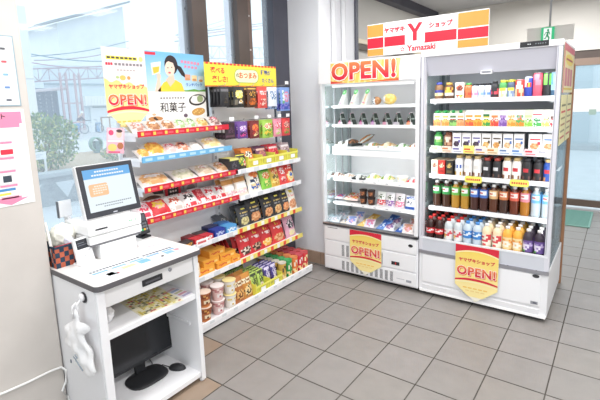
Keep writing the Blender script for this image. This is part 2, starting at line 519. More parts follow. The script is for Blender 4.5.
# glazed door and the view behind the showcases
d = MB()
d.box(1.25, 3.2, 3.52, 3.6, 2.02, 2.12, 'brown_alu').box(1.25, 3.2, 3.5, 3.58, 1.93, 2.02, '8f7a6c')
d.box(1.25, 1.31, 3.52, 3.6, 0, 2.02, 'brown_alu').box(3.14, 3.2, 3.52, 3.6, 0, 2.02, 'brown_alu')
d.box(1.31, 3.14, 3.53, 3.58, .055, .145, '6a584f').box(1.31, 3.14, 3.50, 3.58, 0, .02, 'b9b9bb')
dr = struct('door_1', d)
obj('pane', MB().box(1.31, 3.14, 3.553, 3.559, .145, 1.93, 'door_glass'), dr)
obj('notice', MB().box(1.79, 2.6, 3.548, 3.552, 1.33, 1.63, 'eef0f2').rect(1.98, 2.06, 1.29, 1.36, 3.547, '9fb8ae'), dr)
mt = MB().box(1.35, 2.12, 2.62, 3.45, .002, .014, '7fa79c|f')
for i in range(14): mt.box(1.37, 2.10, 2.66 + i*.056, 2.69 + i*.056, .014, .019, '6f9a90|f')
tag(obj('door_mat', mt), 'green ribbed door mat lying inside the glazed door', 'mat')

# hanging exit sign under the ceiling
EX = e = thing('exit_sign', 'green running-man exit sign on a pale board hung from the ceiling', 'exit sign', (1.72, 1.5, 2.06))
obj('backing_board', MB().box(1.53, 1.92, 1.515, 1.523, 2.07, 2.2, 'd9d6d0').box(1.525, 1.925, 1.513, 1.525, 2.2, 2.204, 'c6c3be'), e)
obj('suspension_rod', MB().tube([(1.72, 1.52, 2.2), (1.72, 1.52, 2.85)], .009, 'a9a9ad'), e)
obj('lamp_face', MB().box(1.655, 1.762, 1.485, 1.513, 2.05, 2.195, '2fbf80|e'), e)
g = MB()
g.rect(1.675, 1.742, 2.058, 2.187, 1.4845, 'f4fff9|e')
g.ell(1.712, 2.168, .009, .011, 1.484, '1f9a63')
g.poly([(1.692, 2.15), (1.722, 2.158), (1.733, 2.128), (1.727, 2.126), (1.718, 2.146), (1.716, 2.12), (1.728, 2.1), (1.724, 2.068), (1.716, 2.068), (1.716, 2.096), (1.704, 2.112), (1.698, 2.092), (1.68, 2.09), (1.68, 2.098), (1.692, 2.1), (1.704, 2.145), (1.694, 2.142), (1.684, 2.12), (1.679, 2.124)], 1.484, '1f9a63')
obj('pictogram', g, e)

# ------------------------------------------------------------------ outside the windows
struct('ground', MB().box(-70, -5.25, -40, 60, -.1, -.03, 'asphalt').box(-5.25, -.45, -40, 40, -.1, -.02, 'pavement').box(-.45, 40, 3.65, 60, -.1, -.03, 'pavement').box(-30, -11.2, -10, 8.0, -.03, -.02, 'pavement'))
pl = thing('planter_bed', 'low grey stone planter wall with a pale bed along the pavement', 'planter', (-6.5, 1.2, -.03))
w = MB().box(-5.45, -5.25, -6, 5.2, -.03, .46, 'stone')
w.box(-5.5, -5.2, -6, 5.2, .46, .53, 'b4babe')
for i in range(12):      # triangular shadow pattern on the face, painted in as pale triangles
    y0 = -2.2 + i*.55
    w.add([(-5.247, y0, .36), (-5.247, y0+.34, .36), (-5.247, y0+.17, .08)], [(0,1,2)], 'd4dade')
obj('stone_wall', w, pl)
obj('bed', MB().box(-9.6, -5.45, -6, 5.2, -.03, .38, 'soil'), pl)
def foliage(n, c, r, keys, size, seed):
    rr = random.Random(seed); b = MB()
    for _ in range(n):
        while True:
            q = Vector((rr.uniform(-1, 1), rr.uniform(-1, 1), rr.uniform(-1, 1)))
            l = (abs(q.x)**3 + abs(q.y)**3 + abs(q.z)**3) ** (1/3)
            if .55 < l < 1: break
        p = Vector((c[0] + q.x*r[0], c[1] + q.y*r[1], c[2] + q.z*r[2]))
        a = Euler((rr.uniform(0, 6), rr.uniform(0, 6), rr.uniform(0, 6))).to_matrix()
        s = size * rr.uniform(.6, 1.3)
        pts = [p + a @ Vector(t) * s for t in ((-1, 0, 0), (0, -.5, .1), (1, 0, 0), (0, .5, .1))]
        b.add(pts, [(0, 1, 2, 3)], rr.choice(keys))
    return b
hd = thing('hedge', 'dense clipped green shrub growing in the stone planter outside', 'hedge', (-6.8, .15, .44))
obj('foliage', foliage(5200, (-6.8, .0, .96), (.7, 1.15, .57), ['leaf_a', 'leaf_a', 'leaf_b', 'leaf_c'], .042, 3), hd)
st = MB()
for k in range(9):
    a = k*.7; st.tube([(-6.8 + .3*math.cos(a), .0 + .6*math.sin(a), .38), (-6.8 + .5*math.cos(a), .0 + .9*math.sin(a), 1.2)], .018, '6d5a45')
obj('stems', st, hd)
for n, (x, y, r, lab) in enumerate(((-7.0, 2.2, .34, 'small low shrub just right of the clipped hedge'), (-6.7, 3.3, .3, 'small low shrub at the far right end of the planter'))):
    h = thing('low_shrub', lab, 'shrub', (x, y, .44))
    obj('foliage', foliage(500, (x, y, .55), (.35, r, .14), ['leaf_a', 'leaf_c', 'soil'], .04, 20+n), h)
    obj('stems', MB().tube([(x, y, .385), (x+.05, y+.1, .6)], .012, '6d5a45'), h)
sg = thing('garden_sign', 'small white notice board on posts in front of the hedge', 'sign', (-5.85, -.02, .44))
obj('board', MB().box(-5.86, -5.83, -.35, .16, .71, .84, 'f6f8fa').box(-5.829, -5.828, -.25, .1, .785, .795, 'b9c4cc').box(-5.829, -5.828, -.25, .05, .755, .762, 'b9c4cc'), sg)
for y in (-.32, .12): obj('leg', MB().box(-5.86, -5.83, y, y+.03, .385, .71, 'eef1f3'), sg)
rl = thing('hose_reel', 'round pale green hose reel lying at the edge of the planter', 'hose reel', (-9.0, 2.75, .44))
t = MB()
for k in range(4):
    t.tube([(-9.0 + .04*k, 2.75 + .15*math.cos(a*PI/8), .62 + .17*math.sin(a*PI/8)) for a in range(17)], .022, '8fb5a6' if k % 2 else '7d9c98', 6)
obj('hose', t, rl); obj('hub', MB().box(-9.02, -8.86, 2.7, 2.8, .39, .7, '6f8f96'), rl)

wc = thing('outdoor_column', 'broad white cladded column standing behind the hedge outside', 'column', (-10.8, 1.5, -.03))
obj('shaft', MB().box(-11.2, -10.5, .8, 2.08, -.03, 8, 'f4f7f9'), wc)
obj('joint', MB().box(-10.5, -10.49, .8, 2.08, 2.37, 2.40, 'cfd6da'), wc)

# the works across the road
big = thing('tall_factory_block', 'tall plain pale factory block with a grey overhanging roof edge', 'building', (-62, 31, 0))
obj('wall', MB().box(-70, -60, 26.6, 36.6, -.03, 13.0, 'plaster_out').add([(-60,26.6,13),(-60,36.6,13),(-60,36.6,16.6),(-70,26.6,13),(-70,36.6,13),(-70,36.6,16.6)], [(0,1,2),(3,5,4),(0,2,5,3),(1,4,5,2)], 'plaster_out'), big)
r = MB()
r.add([(-58.5,25.2,12.7),(-58.5,37.0,17.0),(-70,37.0,17.0),(-70,25.2,12.7),(-58.5,25.2,13.0),(-58.5,37.0,17.3),(-70,37.0,17.3),(-70,25.2,13.0)], [(0,1,2,3),(7,6,5,4),(0,4,5,1),(3,2,6,7),(1,5,6,2),(0,3,7,4)], '8b979f')
obj('roof', r, big)
wh = thing('warehouse', 'pale warehouse with a ribbed white canopy over its gate', 'building', (-36, 17, 0))
obj('wall', MB().box(-44, -34, 12.6, 24, -.03, 5.0, 'd3dfe6').box(-34, -33.9, 12.6, 24, 3.45, 3.6, '9fb0b9'), wh)
c = MB().box(-34, -33.4, 15.4, 20, 1.75, 2.55, 'eef0ec')
for k in range(18): c.box(-33.4, -33.37, 15.4 + k*.26, 15.5 + k*.26, 1.75, 2.55, 'f6f6f2')
obj('canopy', c, wh)
obj('gate', MB().box(-33.98, -33.9, 16, 19.5, -.03, 1.7, 'e9edef').box(-33.9, -33.88, 16.2, 17.6, 1.55, 1.68, 'a9b3b8'), wh)
sl = thing('slate_gate', 'blue grey metal gate with small holes, left of the lattice mast', 'gate', (-31, 11.2, -.03))
g = MB().box(-31.05, -31, 9.6, 12.15, -.03, 3.05, '66788a')
h = g
for i in range(3):
    for j in range(8): h.box(-30.999, -30.99, 10.9 + i*.4, 10.96 + i*.4, .9 + j*.27, .98 + j*.27, 'c5d0d8')
obj('panel', h, sl)
gr = thing('lattice_gantry', 'pink white steel lattice gantry across the road outside', 'gantry', (-30, 14, -.03))
def lattice(x, y0, y1, zb0, zb1, hgt, n, key, r=.05):
    b = MB()
    def pt(t, top): return (x, y0 + (y1-y0)*t, zb0 + (zb1-zb0)*t + (hgt if top else 0))
    b.tube([pt(0, 0), pt(1, 0)], r, key, 6).tube([pt(0, 1), pt(1, 1)], r, key, 6)
    for i in range(n):
        b.tube([pt(i/n, i % 2), pt((i+1)/n, (i+1) % 2)], r*.6, key, 5)
        b.tube([pt(i/n, 0), pt(i/n, 1)], r*.5, key, 5)
    return b
obj('girder', lattice(-30, 9.2, 30, 3.35, 5.0, .85, 30, 'b7a0aa'), gr)
obj('lower_beam', MB().tube([(-30.1, 9.2, 2.75), (-30.1, 12.3, 3.0)], .12, 'd6cdd2', 6), gr)
for y in (11.95, 12.35, 12.95, 13.3):
    obj('leg', MB().box(-30.1, -29.95, y, y+.12, -.03, 4.1, 'c4a9ae'), gr)
for z in (1.9, .5): obj('cross_brace', MB().box(-30.05, -30, 11.95, 13.4, z, z+.1, 'c4a9ae'), gr)
g2 = thing('pipe_bridge', 'white lattice pipe bridge seen between the two bronze mullions', 'gantry', (-40, 37, -.03))
obj('girder', lattice(-40, 30.5, 46, 7.0, 7.9, 1.5, 12, 'dfe5ea', .09), g2)
for k, (z, key) in enumerate(((9.35, 'd6b9c2'), (9.65, 'b9c4cc'), (8.95, 'b9cbd3'))):
    obj('pipe', MB().tube([(-40 - .3*k, 30.5, z), (-40 - .3*k, 46, z + 3.2)], .08, key, 6), g2)
for y in (31, 45): obj('leg', MB().box(-40.2, -39.8, y, y+.4, -.03, 7.3, 'dfe5ea'), g2)
for k, (a, b, key, lab) in enumerate((
        ((-28, 8.6, 5.15), (-28, 15.5, 4.95), '5f8a9c', 'blue grey power line, lowest on the far left'),
        ((-28, 8.6, 4.6), (-28, 16, 4.45), 'b58f9c', 'thick reddish power line above the lattice gantry'),
        ((-29, 9, 4.9), (-29, 17, 6.6), '8aa0ab', 'grey power line rising to the right behind the posters'),
        ((-29, 10, 4.75), (-29, 17, 6.1), 'b09aa4', 'pinkish power line rising to the right behind the posters'),
        ((-45, 37, 11.6), (-45, 47, 15.2), '9fb2bd', 'thin grey power line highest between the bronze mullions'),
        ((-45, 37, 11.2), (-45, 47, 14.4), 'a9b8c2', 'thin grey power line second from top between the bronze mullions'))):
    pts = [Vector(a).lerp(Vector(b), t/10) - Vector((0, 0, .25*math.sin(PI*t/10))) for t in range(11)]
    tag(obj('power_line', MB().tube(pts, .035, key, 5)), lab, 'cable', 'power lines over the road')
for (y0, y1, z1, key, lab) in ((10.5, 10.85, .52, '6fb79a', 'green bin standing left of the person outside'), (12.0, 12.3, .55, '8fb2d6', 'blue bin between the white sack and the wooden rack'),
                               (11.65, 11.95, .6, 'f0f2f4', 'white sack right of the person outside')):
    o = thing('bin' if 'bin' in lab else 'sack', lab, 'bin' if 'bin' in lab else 'sack', (-26, (y0+y1)/2, -.03))
    bb = MB().add([(-26.2,y0+.04,-.03),(-25.9,y0+.04,-.03),(-25.9,y1-.04,-.03),(-26.2,y1-.04,-.03),(-26.25,y0,z1),(-25.85,y0,z1),(-25.85,y1,z1),(-26.25,y1,z1)], [(3,2,1,0),(0,1,5,4),(1,2,6,5),(2,3,7,6),(3,0,4,7),(4,5,6,7)], key)
    obj('body', bb, o); obj('lid' if 'bin' in lab else 'knot', MB().box(-26.27, -25.83, y0-.02, y1+.02, z1, z1+.05, key), o)
rk = thing('wooden_rack', 'brown framed rack with white panels, outside beyond the parked bins', 'rack', (-26, 13, -.03))
f = MB()
for y in (12.42, 12.98, 13.55): f.box(-26, -25.92, y, y+.08, -.03, .95, 'b79a86')
f.box(-26, -25.92, 12.42, 13.63, .88, .95, 'a98b7b')
obj('frame', f, rk)
for y in (12.5, 13.06): obj('panel', MB().box(-25.98, -25.95, y, y+.48, .05, .86, 'f1efea'), rk)

# a small figure bending over a bicycle on the far side of the road
def skin(name, chains, key, loc):
    me = bpy.data.meshes.new(name); vs = []; es = []; rs = []
    for ch in chains:
        prev = None
        for t in ch:
            if isinstance(t, int): prev = t; continue
            vs.append(t[:3]); rs.append(t[3]); i = len(vs) - 1
            if prev is not None: es.append((prev, i))
            prev = i
    me.from_pydata(vs, es, [])
    o = bpy.data.objects.new(name, me); COL.objects.link(o)
    md = o.modifiers.new('skin', 'SKIN')
    for i, r in enumerate(rs): me.skin_vertices[0].data[i].radius = (r, r)
    me.skin_vertices[0].data[0].use_root = True
    sb = o.modifiers.new('smooth', 'SUBSURF'); sb.levels = sb.render_levels = 1
    bpy.context.view_layer.update()
    m2 = bpy.data.meshes.new_from_object(o.evaluated_get(bpy.context.evaluated_depsgraph_get()))
    bpy.data.objects.remove(o)
    m2.materials.clear(); m2.materials.append(mat(key))
    for p in m2.polygons: p.use_smooth = True
    return m2
# local frame: faces +Y (to the right in the photo), feet at z = 0
body = skin('body', [[(0,0,.82,.1), (0,.04,1.0,.11), (0,.14,1.2,.13), (0,.25,1.32,.06), (0,.30,1.39,.05), (0,.35,1.47,.09), (0,.38,1.56,.06)],
                     [0, (-.09,0,.78,.085), (-.1,.05,.45,.06), (-.1,-.02,.08,.045), (-.1,.12,.03,.04)],
                     [0, (.09,0,.78,.085), (.1,-.02,.45,.06), (.1,-.12,.08,.045), (.1,.02,.03,.04)],
                     [2, (-.19,.2,1.24,.055), (-.21,.34,1.02,.045), (-.18,.52,.96,.035), (-.17,.6,.94,.03)],
                     [2, (.19,.2,1.24,.055), (.21,.34,1.02,.045), (.18,.52,.96,.035), (.17,.6,.94,.03)]], 'd9b9a4', None)
pr_ = tag(obj('person', body, None, (-25.3, 10.55, -.03), (0, 0, 0)), 'person in a dark mauve jacket and blue trousers leaning over a bicycle outside', 'person')
pr_.scale = (.86, .86, .86)
jk = skin('jacket', [[(0,.0,.86,.13), (0,.05,1.02,.145), (0,.15,1.22,.16), (0,.23,1.31,.07)],
                     [2, (-.2,.2,1.24,.07), (-.22,.34,1.02,.058), (-.19,.5,.965,.045)], [2, (.2,.2,1.24,.07), (.22,.34,1.02,.058), (.19,.5,.965,.045)]], '6d5f70', None)
obj('jacket', jk, pr_, (0, 0, 0))
tr = skin('trousers', [[(0,0,.84,.12), (-.09,0,.76,.1), (-.1,.05,.45,.075), (-.1,-.02,.12,.06)], [0, (.09,0,.76,.1), (.1,-.02,.45,.075), (.1,-.12,.12,.06)]], '86a7cf', None)
obj('trousers', tr, pr_, (0, 0, 0))
obj('hat', MB().lathe([(.1, 1.52), (.1, 1.56), (.075, 1.62), (.03, 1.65)], 'f2f2f2', 12, cy=.37).lathe([(.14, 1.515), (.14, 1.525)], 'f2f2f2', 12, cy=.38), pr_, (0, 0, 0))
bk = thing('bicycle', 'pale bicycle held by the person across the road', 'bicycle', (-25.1, 11.1, -.03))
for y in (10.75, 11.75):
    obj('wheel', MB().tube([(-25.0, y + .28*math.cos(a*PI/10), .27 + .28*math.sin(a*PI/10)) for a in range(21)], .025, '7f8a92', 6).tube([(-25, y-.27, .27), (-25, y+.27, .27)], .006, 'c8ced2', 4).tube([(-25, y, 0), (-25, y, .54)], .006, 'c8ced2', 4), bk)
obj('frame', MB().tube([(-25, 10.75, .27), (-25, 11.2, .3), (-25, 11.65, .68), (-25, 11.1, .66), (-25, 11.2, .3)], .018, 'd8dde2', 6).tube([(-25, 11.75, .27), (-25, 11.62, .8)], .018, 'd8dde2', 6).tube([(-25, 11.1, .66), (-25, 11.08, .78)], .015, 'd8dde2', 6), bk)
obj('handlebar', MB().tube([(-25.22, 11.52, .82), (-25, 11.62, .8), (-24.78, 11.52, .82)], .014, '8a9298', 6), bk)
obj('saddle', MB().box(-25.06, -24.94, 10.96, 11.2, .78, .82, '5b5f66'), bk)

# beyond the glazed door
sh = thing('storefront_building', 'pale building front across the lane beyond the glazed door', 'building', (2, 12, 0))
obj('wall', MB().box(-6, 9, 12, 14, -.03, 4.2, 'd3dde2'), sh)
obj('shutter', MB().box(-1, 1.6, 11.95, 12, -.03, 2.6, 'b9c8cf').box(2.1, 4.5, 11.95, 12, -.03, 2.6, 'c3d2d9'), sh)
obj('kerb', MB().box(-6, 9, 11.2, 12, -.03, .12, 'aab2b6'), sh)
# ------------------------------------------------------------------ printed things
def open_poster(name, label, loc, rz, w, h, header=False):
    """pentagon banner; origin at its tip, facing -Y before rotation"""
    t = thing(name, label, 'poster', loc, (0, 0, rz))
    side = h*.27
    out = [(-w/2, side), (0, 0), (w/2, side), (w/2, h), (-w/2, h)]
    obj('sheet', MB().slab(out, -.0015, .0015, 'fbf6e4'), t, (0, 0, 0))
    p = MB()
    arc = lambda z0, sag, n=12, x0=-w/2, x1=w/2: [(x0 + (x1-x0)*i/n, z0 + sag*(1-(2*i/n-1)**2)) for i in range(n+1)]
    p.poly([(-w/2, side)] + [(-w*.17, h*.085), (w*.17, h*.085)] + [(w/2, side)] + [(w/2, h), (-w/2, h)], -.0022, 'gold_print')
    if header:
        cloud = [(-w/2, h), (w/2, h), (w/2, h*.60)]
        for i in range(19):
            u = 1 - i/18
            cloud.append((-w/2 + w*u, h*.60 + h*.018*math.cos(u*22) + h*.07*(.5-u)))
        p.poly(cloud, -.0028, 'e9e1e3')
        p.rect(-w*.42, w*.30, h*.865, h*.905, -.0032, 'f7ea4c')
        p.ell(w*.39, h*.885, w*.05, h*.03, -.0032, 'f6d98a')
        for k in range(7): p.rect(-w*.4 + k*w*.1, -w*.4 + k*w*.1 + w*.075, h*.875, h*.898, -.0036, '4a3f3f')
        for k in range(3): p.rect(-w*.44 + k*w*.055, -w*.44 + k*w*.055 + w*.045, h*.80, h*.83, -.0036, 'd8334a')
        for k in range(8): p.rect(-w*.24 + k*w*.085, -w*.24 + k*w*.085 + w*.06, h*.80, h*.828, -.0036, '8a8488')
        for k in range(6): p.rect(-w*.2 + k*w*.075, -w*.2 + k*w*.075 + w*.05, h*.74, h*.755, -.0036, 'b9aaa6')
        p.ell(-w*.08, h*.66, w*.07, h*.03, -.0036, 'f1c46a'); p.ell(-w*.2, h*.665, w*.04, h*.016, -.0036, 'b9cf8a')
        p.ell(w*.06, h*.66, w*.04, h*.022, -.0036, 'e8a05a')
        zt, zo, zs, zl = h*.555, h*.40, h*.115, h*.27
    else:
        p.poly([(-w/2, h), (w/2, h)] + arc(h*.86, h*.065)[::-1], -.0028, 'd9263d')
        p.poly(arc(h*.86, h*.065) + arc(h*.835, h*.065)[::-1], -.0030, 'fdf0b4')
        zt, zo, zs, zl = h*.735, h*.535, h*.17, h*.36
    p.poly(arc(zl-h*.015, h*.035) + arc(zl+h*.012, h*.05)[::-1], -.0028, 'd9263d')
    p.poly(arc(zl-h*.05, h*.035) + arc(zl-h*.035, h*.04)[::-1], -.0028, 'fff3c2')
    for k in range(5): p.rect(-w*.3 + k*w*.12, -w*.3 + k*w*.12 + w*.09, zl-h*.13, zl-h*.11, -.0028, 'f7c95f')
    for k in range(4): p.rect(-w*.24 + k*w*.12, -w*.24 + k*w*.12 + w*.09, zl-h*.18, zl-h*.16, -.0028, 'f4d692')
    obj('print', p, t, (0, 0, 0))
    obj('lettering', MB().text('ヤマザキショップ', w*.105, 0, zt, -.0036, 'd42745', .012*w*.3), t, (0, 0, 0))
    sz = w*.298
    obj('letter_outline', MB().text('OPEN!', sz, 0, zo, -.0036, 'fffdf6', .066*sz, space=1.1).text('OPEN!', sz, .006*w/.3, zo-.006*w/.3, -.0030, 'e98a3c', .066*sz, space=1.1), t, (0, 0, 0))
    obj('open_lettering', MB().text('OPEN!', sz, 0, zo, -.0044, 'open_print', .034*sz, space=1.1), t, (0, 0, 0))
    return t

open_poster('open_poster', 'yellow and red pentagon OPEN! poster hung on the front of the short chilled food case', (.615, -.112, .062), 0, .305, .392)
open_poster('open_poster', 'yellow and red pentagon OPEN! poster hung on the front of the tall drink showcase', (1.535, -.112, .05), 0, .305, .432)
open_poster('open_poster', 'tall OPEN! poster with a white cloud top above the snack shelves by the window', (-.145, -1.752, 1.405), PI/2, .285, .517, True)

# OPEN! strip on the header of the chilled food case
t = thing('open_banner', 'oblong OPEN! banner in yellow and red across the header of the chilled food case', 'banner', (.605, -.112, 1.712))
obj('sheet', MB().box(.295, .915, -.112, -.1095, 1.712, 1.882, 'f7cf6a'), t)
p = MB(); y = -.1125
for k in range(12):    # rays behind the lettering
    x = .30 + k*.052
    p.poly([(x, 1.712), (x+.02, 1.712), (x+.06, 1.882), (x+.03, 1.882)], y, 'fbe49a')
p.poly([(.295, 1.712), (.46, 1.712), (.295, 1.735)], y-.0004, 'dd4a3a'); p.poly([(.62, 1.712), (.915, 1.712), (.915, 1.735)], y-.0004, 'e0693c')
obj('print', p, t)
obj('letter_outline', MB().text('OPEN!', .185, .60, 1.802, y-.0008, 'fffdf6', .0135, sx=1.08, space=1.05).text('OPEN!', .185, .606, 1.796, y-.0006, 'f0a24a', .0135, sx=1.08, space=1.05), t)
obj('open_lettering', MB().text('OPEN!', .185, .60, 1.802, y-.0014, 'open_print', .0068, sx=1.08, space=1.05), t)

# shop sign standing on the two cases
t = thing('shop_sign', 'white red and orange shop sign standing on top of the two chilled cases', 'sign', (1.095, -.085, 1.915))
obj('board', MB().box(.640, 1.555, -.095, -.075, 1.912, 2.156, 'fbfbfb', .002), t)
p = MB(); y = -.0955
for x0, x1 in ((.640, .778), (1.350, 1.555)):
    p.rect(x0, x1, 2.058 if x0 < 1 else 2.05, 2.150, y, 'f5a04a'); p.rect(x0, x1, 1.972, 2.05 if x0 < 1 else 2.042, y, 'e6213a'); p.rect(x0, x1, 1.914, 1.966, y, 'f5a04a')
p.rect(.786, 1.342, 1.975, 2.048, y, 'e6213a')
p.rrect(.955, 1.112, 1.968, 2.142, .018, y-.0005, 'e9b5bb'); p.rrect(.958, 1.109, 1.971, 2.139, .017, y-.0008, 'fdfdfd')
obj('colour_bands', p, t)
q = MB()
q.poly([(.972, 2.126), (1.006, 2.126), (1.034, 2.083), (1.062, 2.126), (1.094, 2.126), (1.050, 2.060), (1.050, 1.998), (1.018, 1.998), (1.018, 2.060)], y-.0012, 'e6213a')
obj('emblem', q, t)
for w_, x_ in (('ヤマザキ', .870), ('ショップ', 1.225)): obj('lettering', MB().text(w_, .043, x_, 2.092, y-.0006, 'e6213a', .0022), t)
q = MB().text('Yamazaki', .058, 1.085, 1.944, y-.0006, 'e6213a', .0018)
for k in range(5):
    a = k*2*PI/5 + PI/2
    q.ell(.935 + .011*math.cos(a), 1.944 + .011*math.sin(a), .0055, .0055, y-.0006, 'e6213a', 8)
obj('maker_lettering', q, t)

# picture poster of a woman with a bread pack, sweets below
t = thing('picture_poster', 'large sweets poster with a smiling woman against blue sky above the bread shelves', 'poster', (-.17, -1.362, 1.47), (0, 0, PI/2))
W, H = .515, .455
obj('sheet', MB().box(-W/2, W/2, -.0015, .0015, 0, H, 'f6f3ec'), t, (0, 0, 0))
p = MB(); y = -.002
p.rect(-W/2, W/2, H*.43, H, y, 'sky_print')
p.poly([(W*.02, H*.43), (W*.5, H*.43), (W*.5, H*.465), (W*.38, H*.45), (W*.3, H*.468), (W*.16, H*.45), (W*.08, H*.46)], y-.0004, '6aa84a')
p.rect(-W*.48, -W*.29, H*.945, H*.985, y-.0004, 'd9324a')
# woman: ponytail, hair, face, neck, yellow top, raised hand with a packet
p.poly([(.01*W, H*.83), (.10*W, H*.80), (.155*W, H*.70), (.16*W, H*.64), (.10*W, H*.67), (.05*W, H*.74)], y-.0006, '2e2629')
p.ell(-.06*W, H*.82, .105*W, H*.14, y-.0006, '2e2629')
p.poly([(-.30*W, H*.43), (-.20*W, H*.56), (-.11*W, H*.60), (.0*W, H*.60), (.09*W, H*.55), (.13*W, H*.43)], y-.0008, 'f6cf3e')
p.poly([(-.16*W, H*.60), (-.1*W, H*.5), (-.02*W, H*.58), (-.03*W, H*.68), (-.1*W, H*.66)], y-.0010, 'f0c9b0')
p.ell(-.085*W, H*.765, .078*W, H*.115, y-.0012, 'f6d6c2', rot=-.15)
p.poly([(-.16*W, H*.84), (-.12*W, H*.90), (-.02*W, H*.90), (.03*W, H*.80), (0, H*.76), (-.03*W, H*.85), (-.1*W, H*.87)], y-.0014, '2e2629')
p.ell(-.115*W, H*.775, .010*W, H*.008, y-.0014, '3a2b2b'); p.ell(-.055*W, H*.785, .010*W, H*.008, y-.0014, '3a2b2b')
p.ell(-.095*W, H*.705, .022*W, H*.014, y-.0014, 'd4606a')
p.poly([(-.34*W, H*.43), (-.285*W, H*.62), (-.245*W, H*.62), (-.25*W, H*.43)], y-.0008, 'f2cdb6')
p.ell(-.265*W, H*.645, .032*W, H*.05, y-.0010, 'f2cdb6')
p.poly([(-.36*W, H*.66), (-.24*W, H*.70), (-.22*W, H*.86), (-.37*W, H*.83)], y-.0012, 'f7efe0'); p.poly([(-.34*W, H*.68), (-.26*W, H*.71), (-.245*W, H*.79), (-.35*W, H*.77)], y-.0014, 'f0c040')
for k in range(3):
    p.rrect((.15 + .115*k)*W, (.245 + .115*k)*W, H*(.60 - .01*k), H*(.69 - .01*k), .005, y-.0006, ['e9a48a', 'f3d3a0', 'e0e6ee'][k])
    p.ell((.197 + .115*k)*W, H*(.62 - .01*k), .035*W, H*.02, y-.0010, 'd59a6a')
p.rrect(-W*.44, W*.22, H*.04, H*.40, .04, y-.0004, 'fbfaf6')
# sweets on a dark plate, a cracker, a bun
p.ell(.345*W, H*.30, .155*W, H*.088, y-.0006, '3c3634', rot=.1); p.ell(.345*W, H*.305, .125*W, H*.065, y-.0008, 'e8e4de', rot=.1)
p.ell(.29*W, H*.31, .055*W, H*.055, y-.0010, 'f0eeee'); p.ell(.39*W, H*.315, .055*W, H*.055, y-.0010, '9aa878')
p.ell(.35*W, H*.115, .12*W, H*.06, y-.0006, 'c9954e', rot=.1)
for k in range(6): p.ell((.27 + .03*k)*W, H*(.10 + .02*(k % 3)), .014*W, H*.012, y-.0010, 'e6c071')
p.ell(.12*W, H*.065, .035*W, H*.03, y-.0006, '6b5a68'); p.ell(-.36*W, H*.04, .11*W, H*.035, y-.0006, 'c58a55'); p.poly([(-.40*W, H*.05), (-.37*W, H*.07), (-.32*W, H*.02), (-.35*W, H*.01)], y-.0010, '4a3830')
p.ell(-.38*W, H*.10, .03*W, H*.018, y-.0006, 'e9b28e')
obj('picture', p, t, (0, 0, 0))
obj('title_lettering', MB().text('和菓子', .072, -.075*W, H*.185, y-.0012, '2b2626', .0008), t, (0, 0, 0))
q = MB()
for k in range(9): q.rect(-.27*W + k*.045*W, -.24*W + k*.045*W, H*.325, H*.345, y-.0012, '6e6664')
obj('caption', q, t, (0, 0, 0)); q = MB()
for k in range(6): q.poly([((.10 + .055*k)*W, H*(.86 - .004*k)), ((.14 + .055*k)*W, H*(.86 - .004*k)), ((.14 + .055*k)*W, H*(.90 - .004*k)), ((.10 + .055*k)*W, H*(.90 - .004*k))], y-.0012, 'e58aa8')
for k in range(4): q.rect((.15 + .06*k)*W, (.19 + .06*k)*W, H*(.79 - .004*k), H*(.825 - .004*k), y-.0012, 'e58aa8')
obj('small_print', q, t, (0, 0, 0))
obj('product_lettering', MB().text('ランチパック', .025, .30*W, H*.53, y-.0012, '2f62b8', .0006), t, (0, 0, 0))

# yellow snack banner over the hooks
t = thing('snack_banner', 'yellow banner with red edges above the hanging snack packs', 'banner', (-.10, -.765, 1.70), (0, 0, PI/2))
W, H = .80, .172
obj('sheet', MB().box(-W/2, W/2, -.0015, .0015, 0, H, 'f7e04a'), t, (0, 0, 0))
p = MB(); y = -.002
p.rect(-W/2, W/2, H*.92, H, y, 'e2382f'); p.rect(-W/2, W/2, 0, H*.05, y, 'e9803a')
for k in range(20): p.rect(-W/2 + k*.04, -W/2 + k*.04 + .014, H*.92, H, y-.0004, 'f6c94a')
p.rrect(-W*.13, W*.22, H*.16, H*.80, .05, y, 'a9c24a'); p.rrect(-W*.12, W*.21, H*.2, H*.76, .045, y-.0004, 'fdf6c9')
obj('print', p, t, (0, 0, 0))
for w_, s_, x_, z_, k_, b_ in (('選べる', .048, -.34*W, H*.66, 'd8333b', .0012), ('楽しさ!', .048, -.315*W, H*.30, 'd8333b', .0012), ('種類が', .042, .33*W, H*.66, '2f55a8', .001), ('たくさん', .038, .36*W, H*.30, '2f55a8', .001), ('おつまみ', .052, .06*W, H*.49, 'e0632f', .0018), ('の', .036, -.085*W, H*.50, '3a3a36', .001)):
    obj('lettering', MB().text(w_, s_, x_, z_, y-.0009, k_, b_), t, (0, 0, 0))
for s in (-1, 1): obj('clip', MB().box(s*W*.44-.01, s*W*.44+.01, .0015, .006, H*.3, H*.5, 'e9e9ec'), t, (0, 0, 0))

# little pink flyer taped on the window side of the shelves
t = thing('pink_flyer', 'small tilted pink food flyer pinned up left of the snack shelves', 'flyer', (-.10, -1.895, 1.30), (0, .12, PI/2))
obj('sheet', MB().box(-.055, .055, -.001, .001, 0, .15, 'f3b6c6'), t, (0, 0, 0))
p = MB(); y = -.0015
p.rect(-.05, .05, .08, .145, y, 'f7cfd8'); p.ell(-.03, .122, .016, .016, y-.0004, 'e0527a'); p.ell(.02, .115, .018, .022, y-.0004, 'efc6b0'); p.ell(.022, .134, .02, .01, y-.0006, '4a3a3a')
p.rect(-.05, .05, .068, .078, y-.0004, 'fff4f4'); p.ell(-.02, .035, .028, .022, y-.0004, 'e9cf7a'); p.ell(.03, .045, .02, .02, y-.0004, 'b9744e'); p.rect(-.045, .03, .004, .012, y-.0004, 'd84a78')
obj('print', p, t, (0, 0, 0))

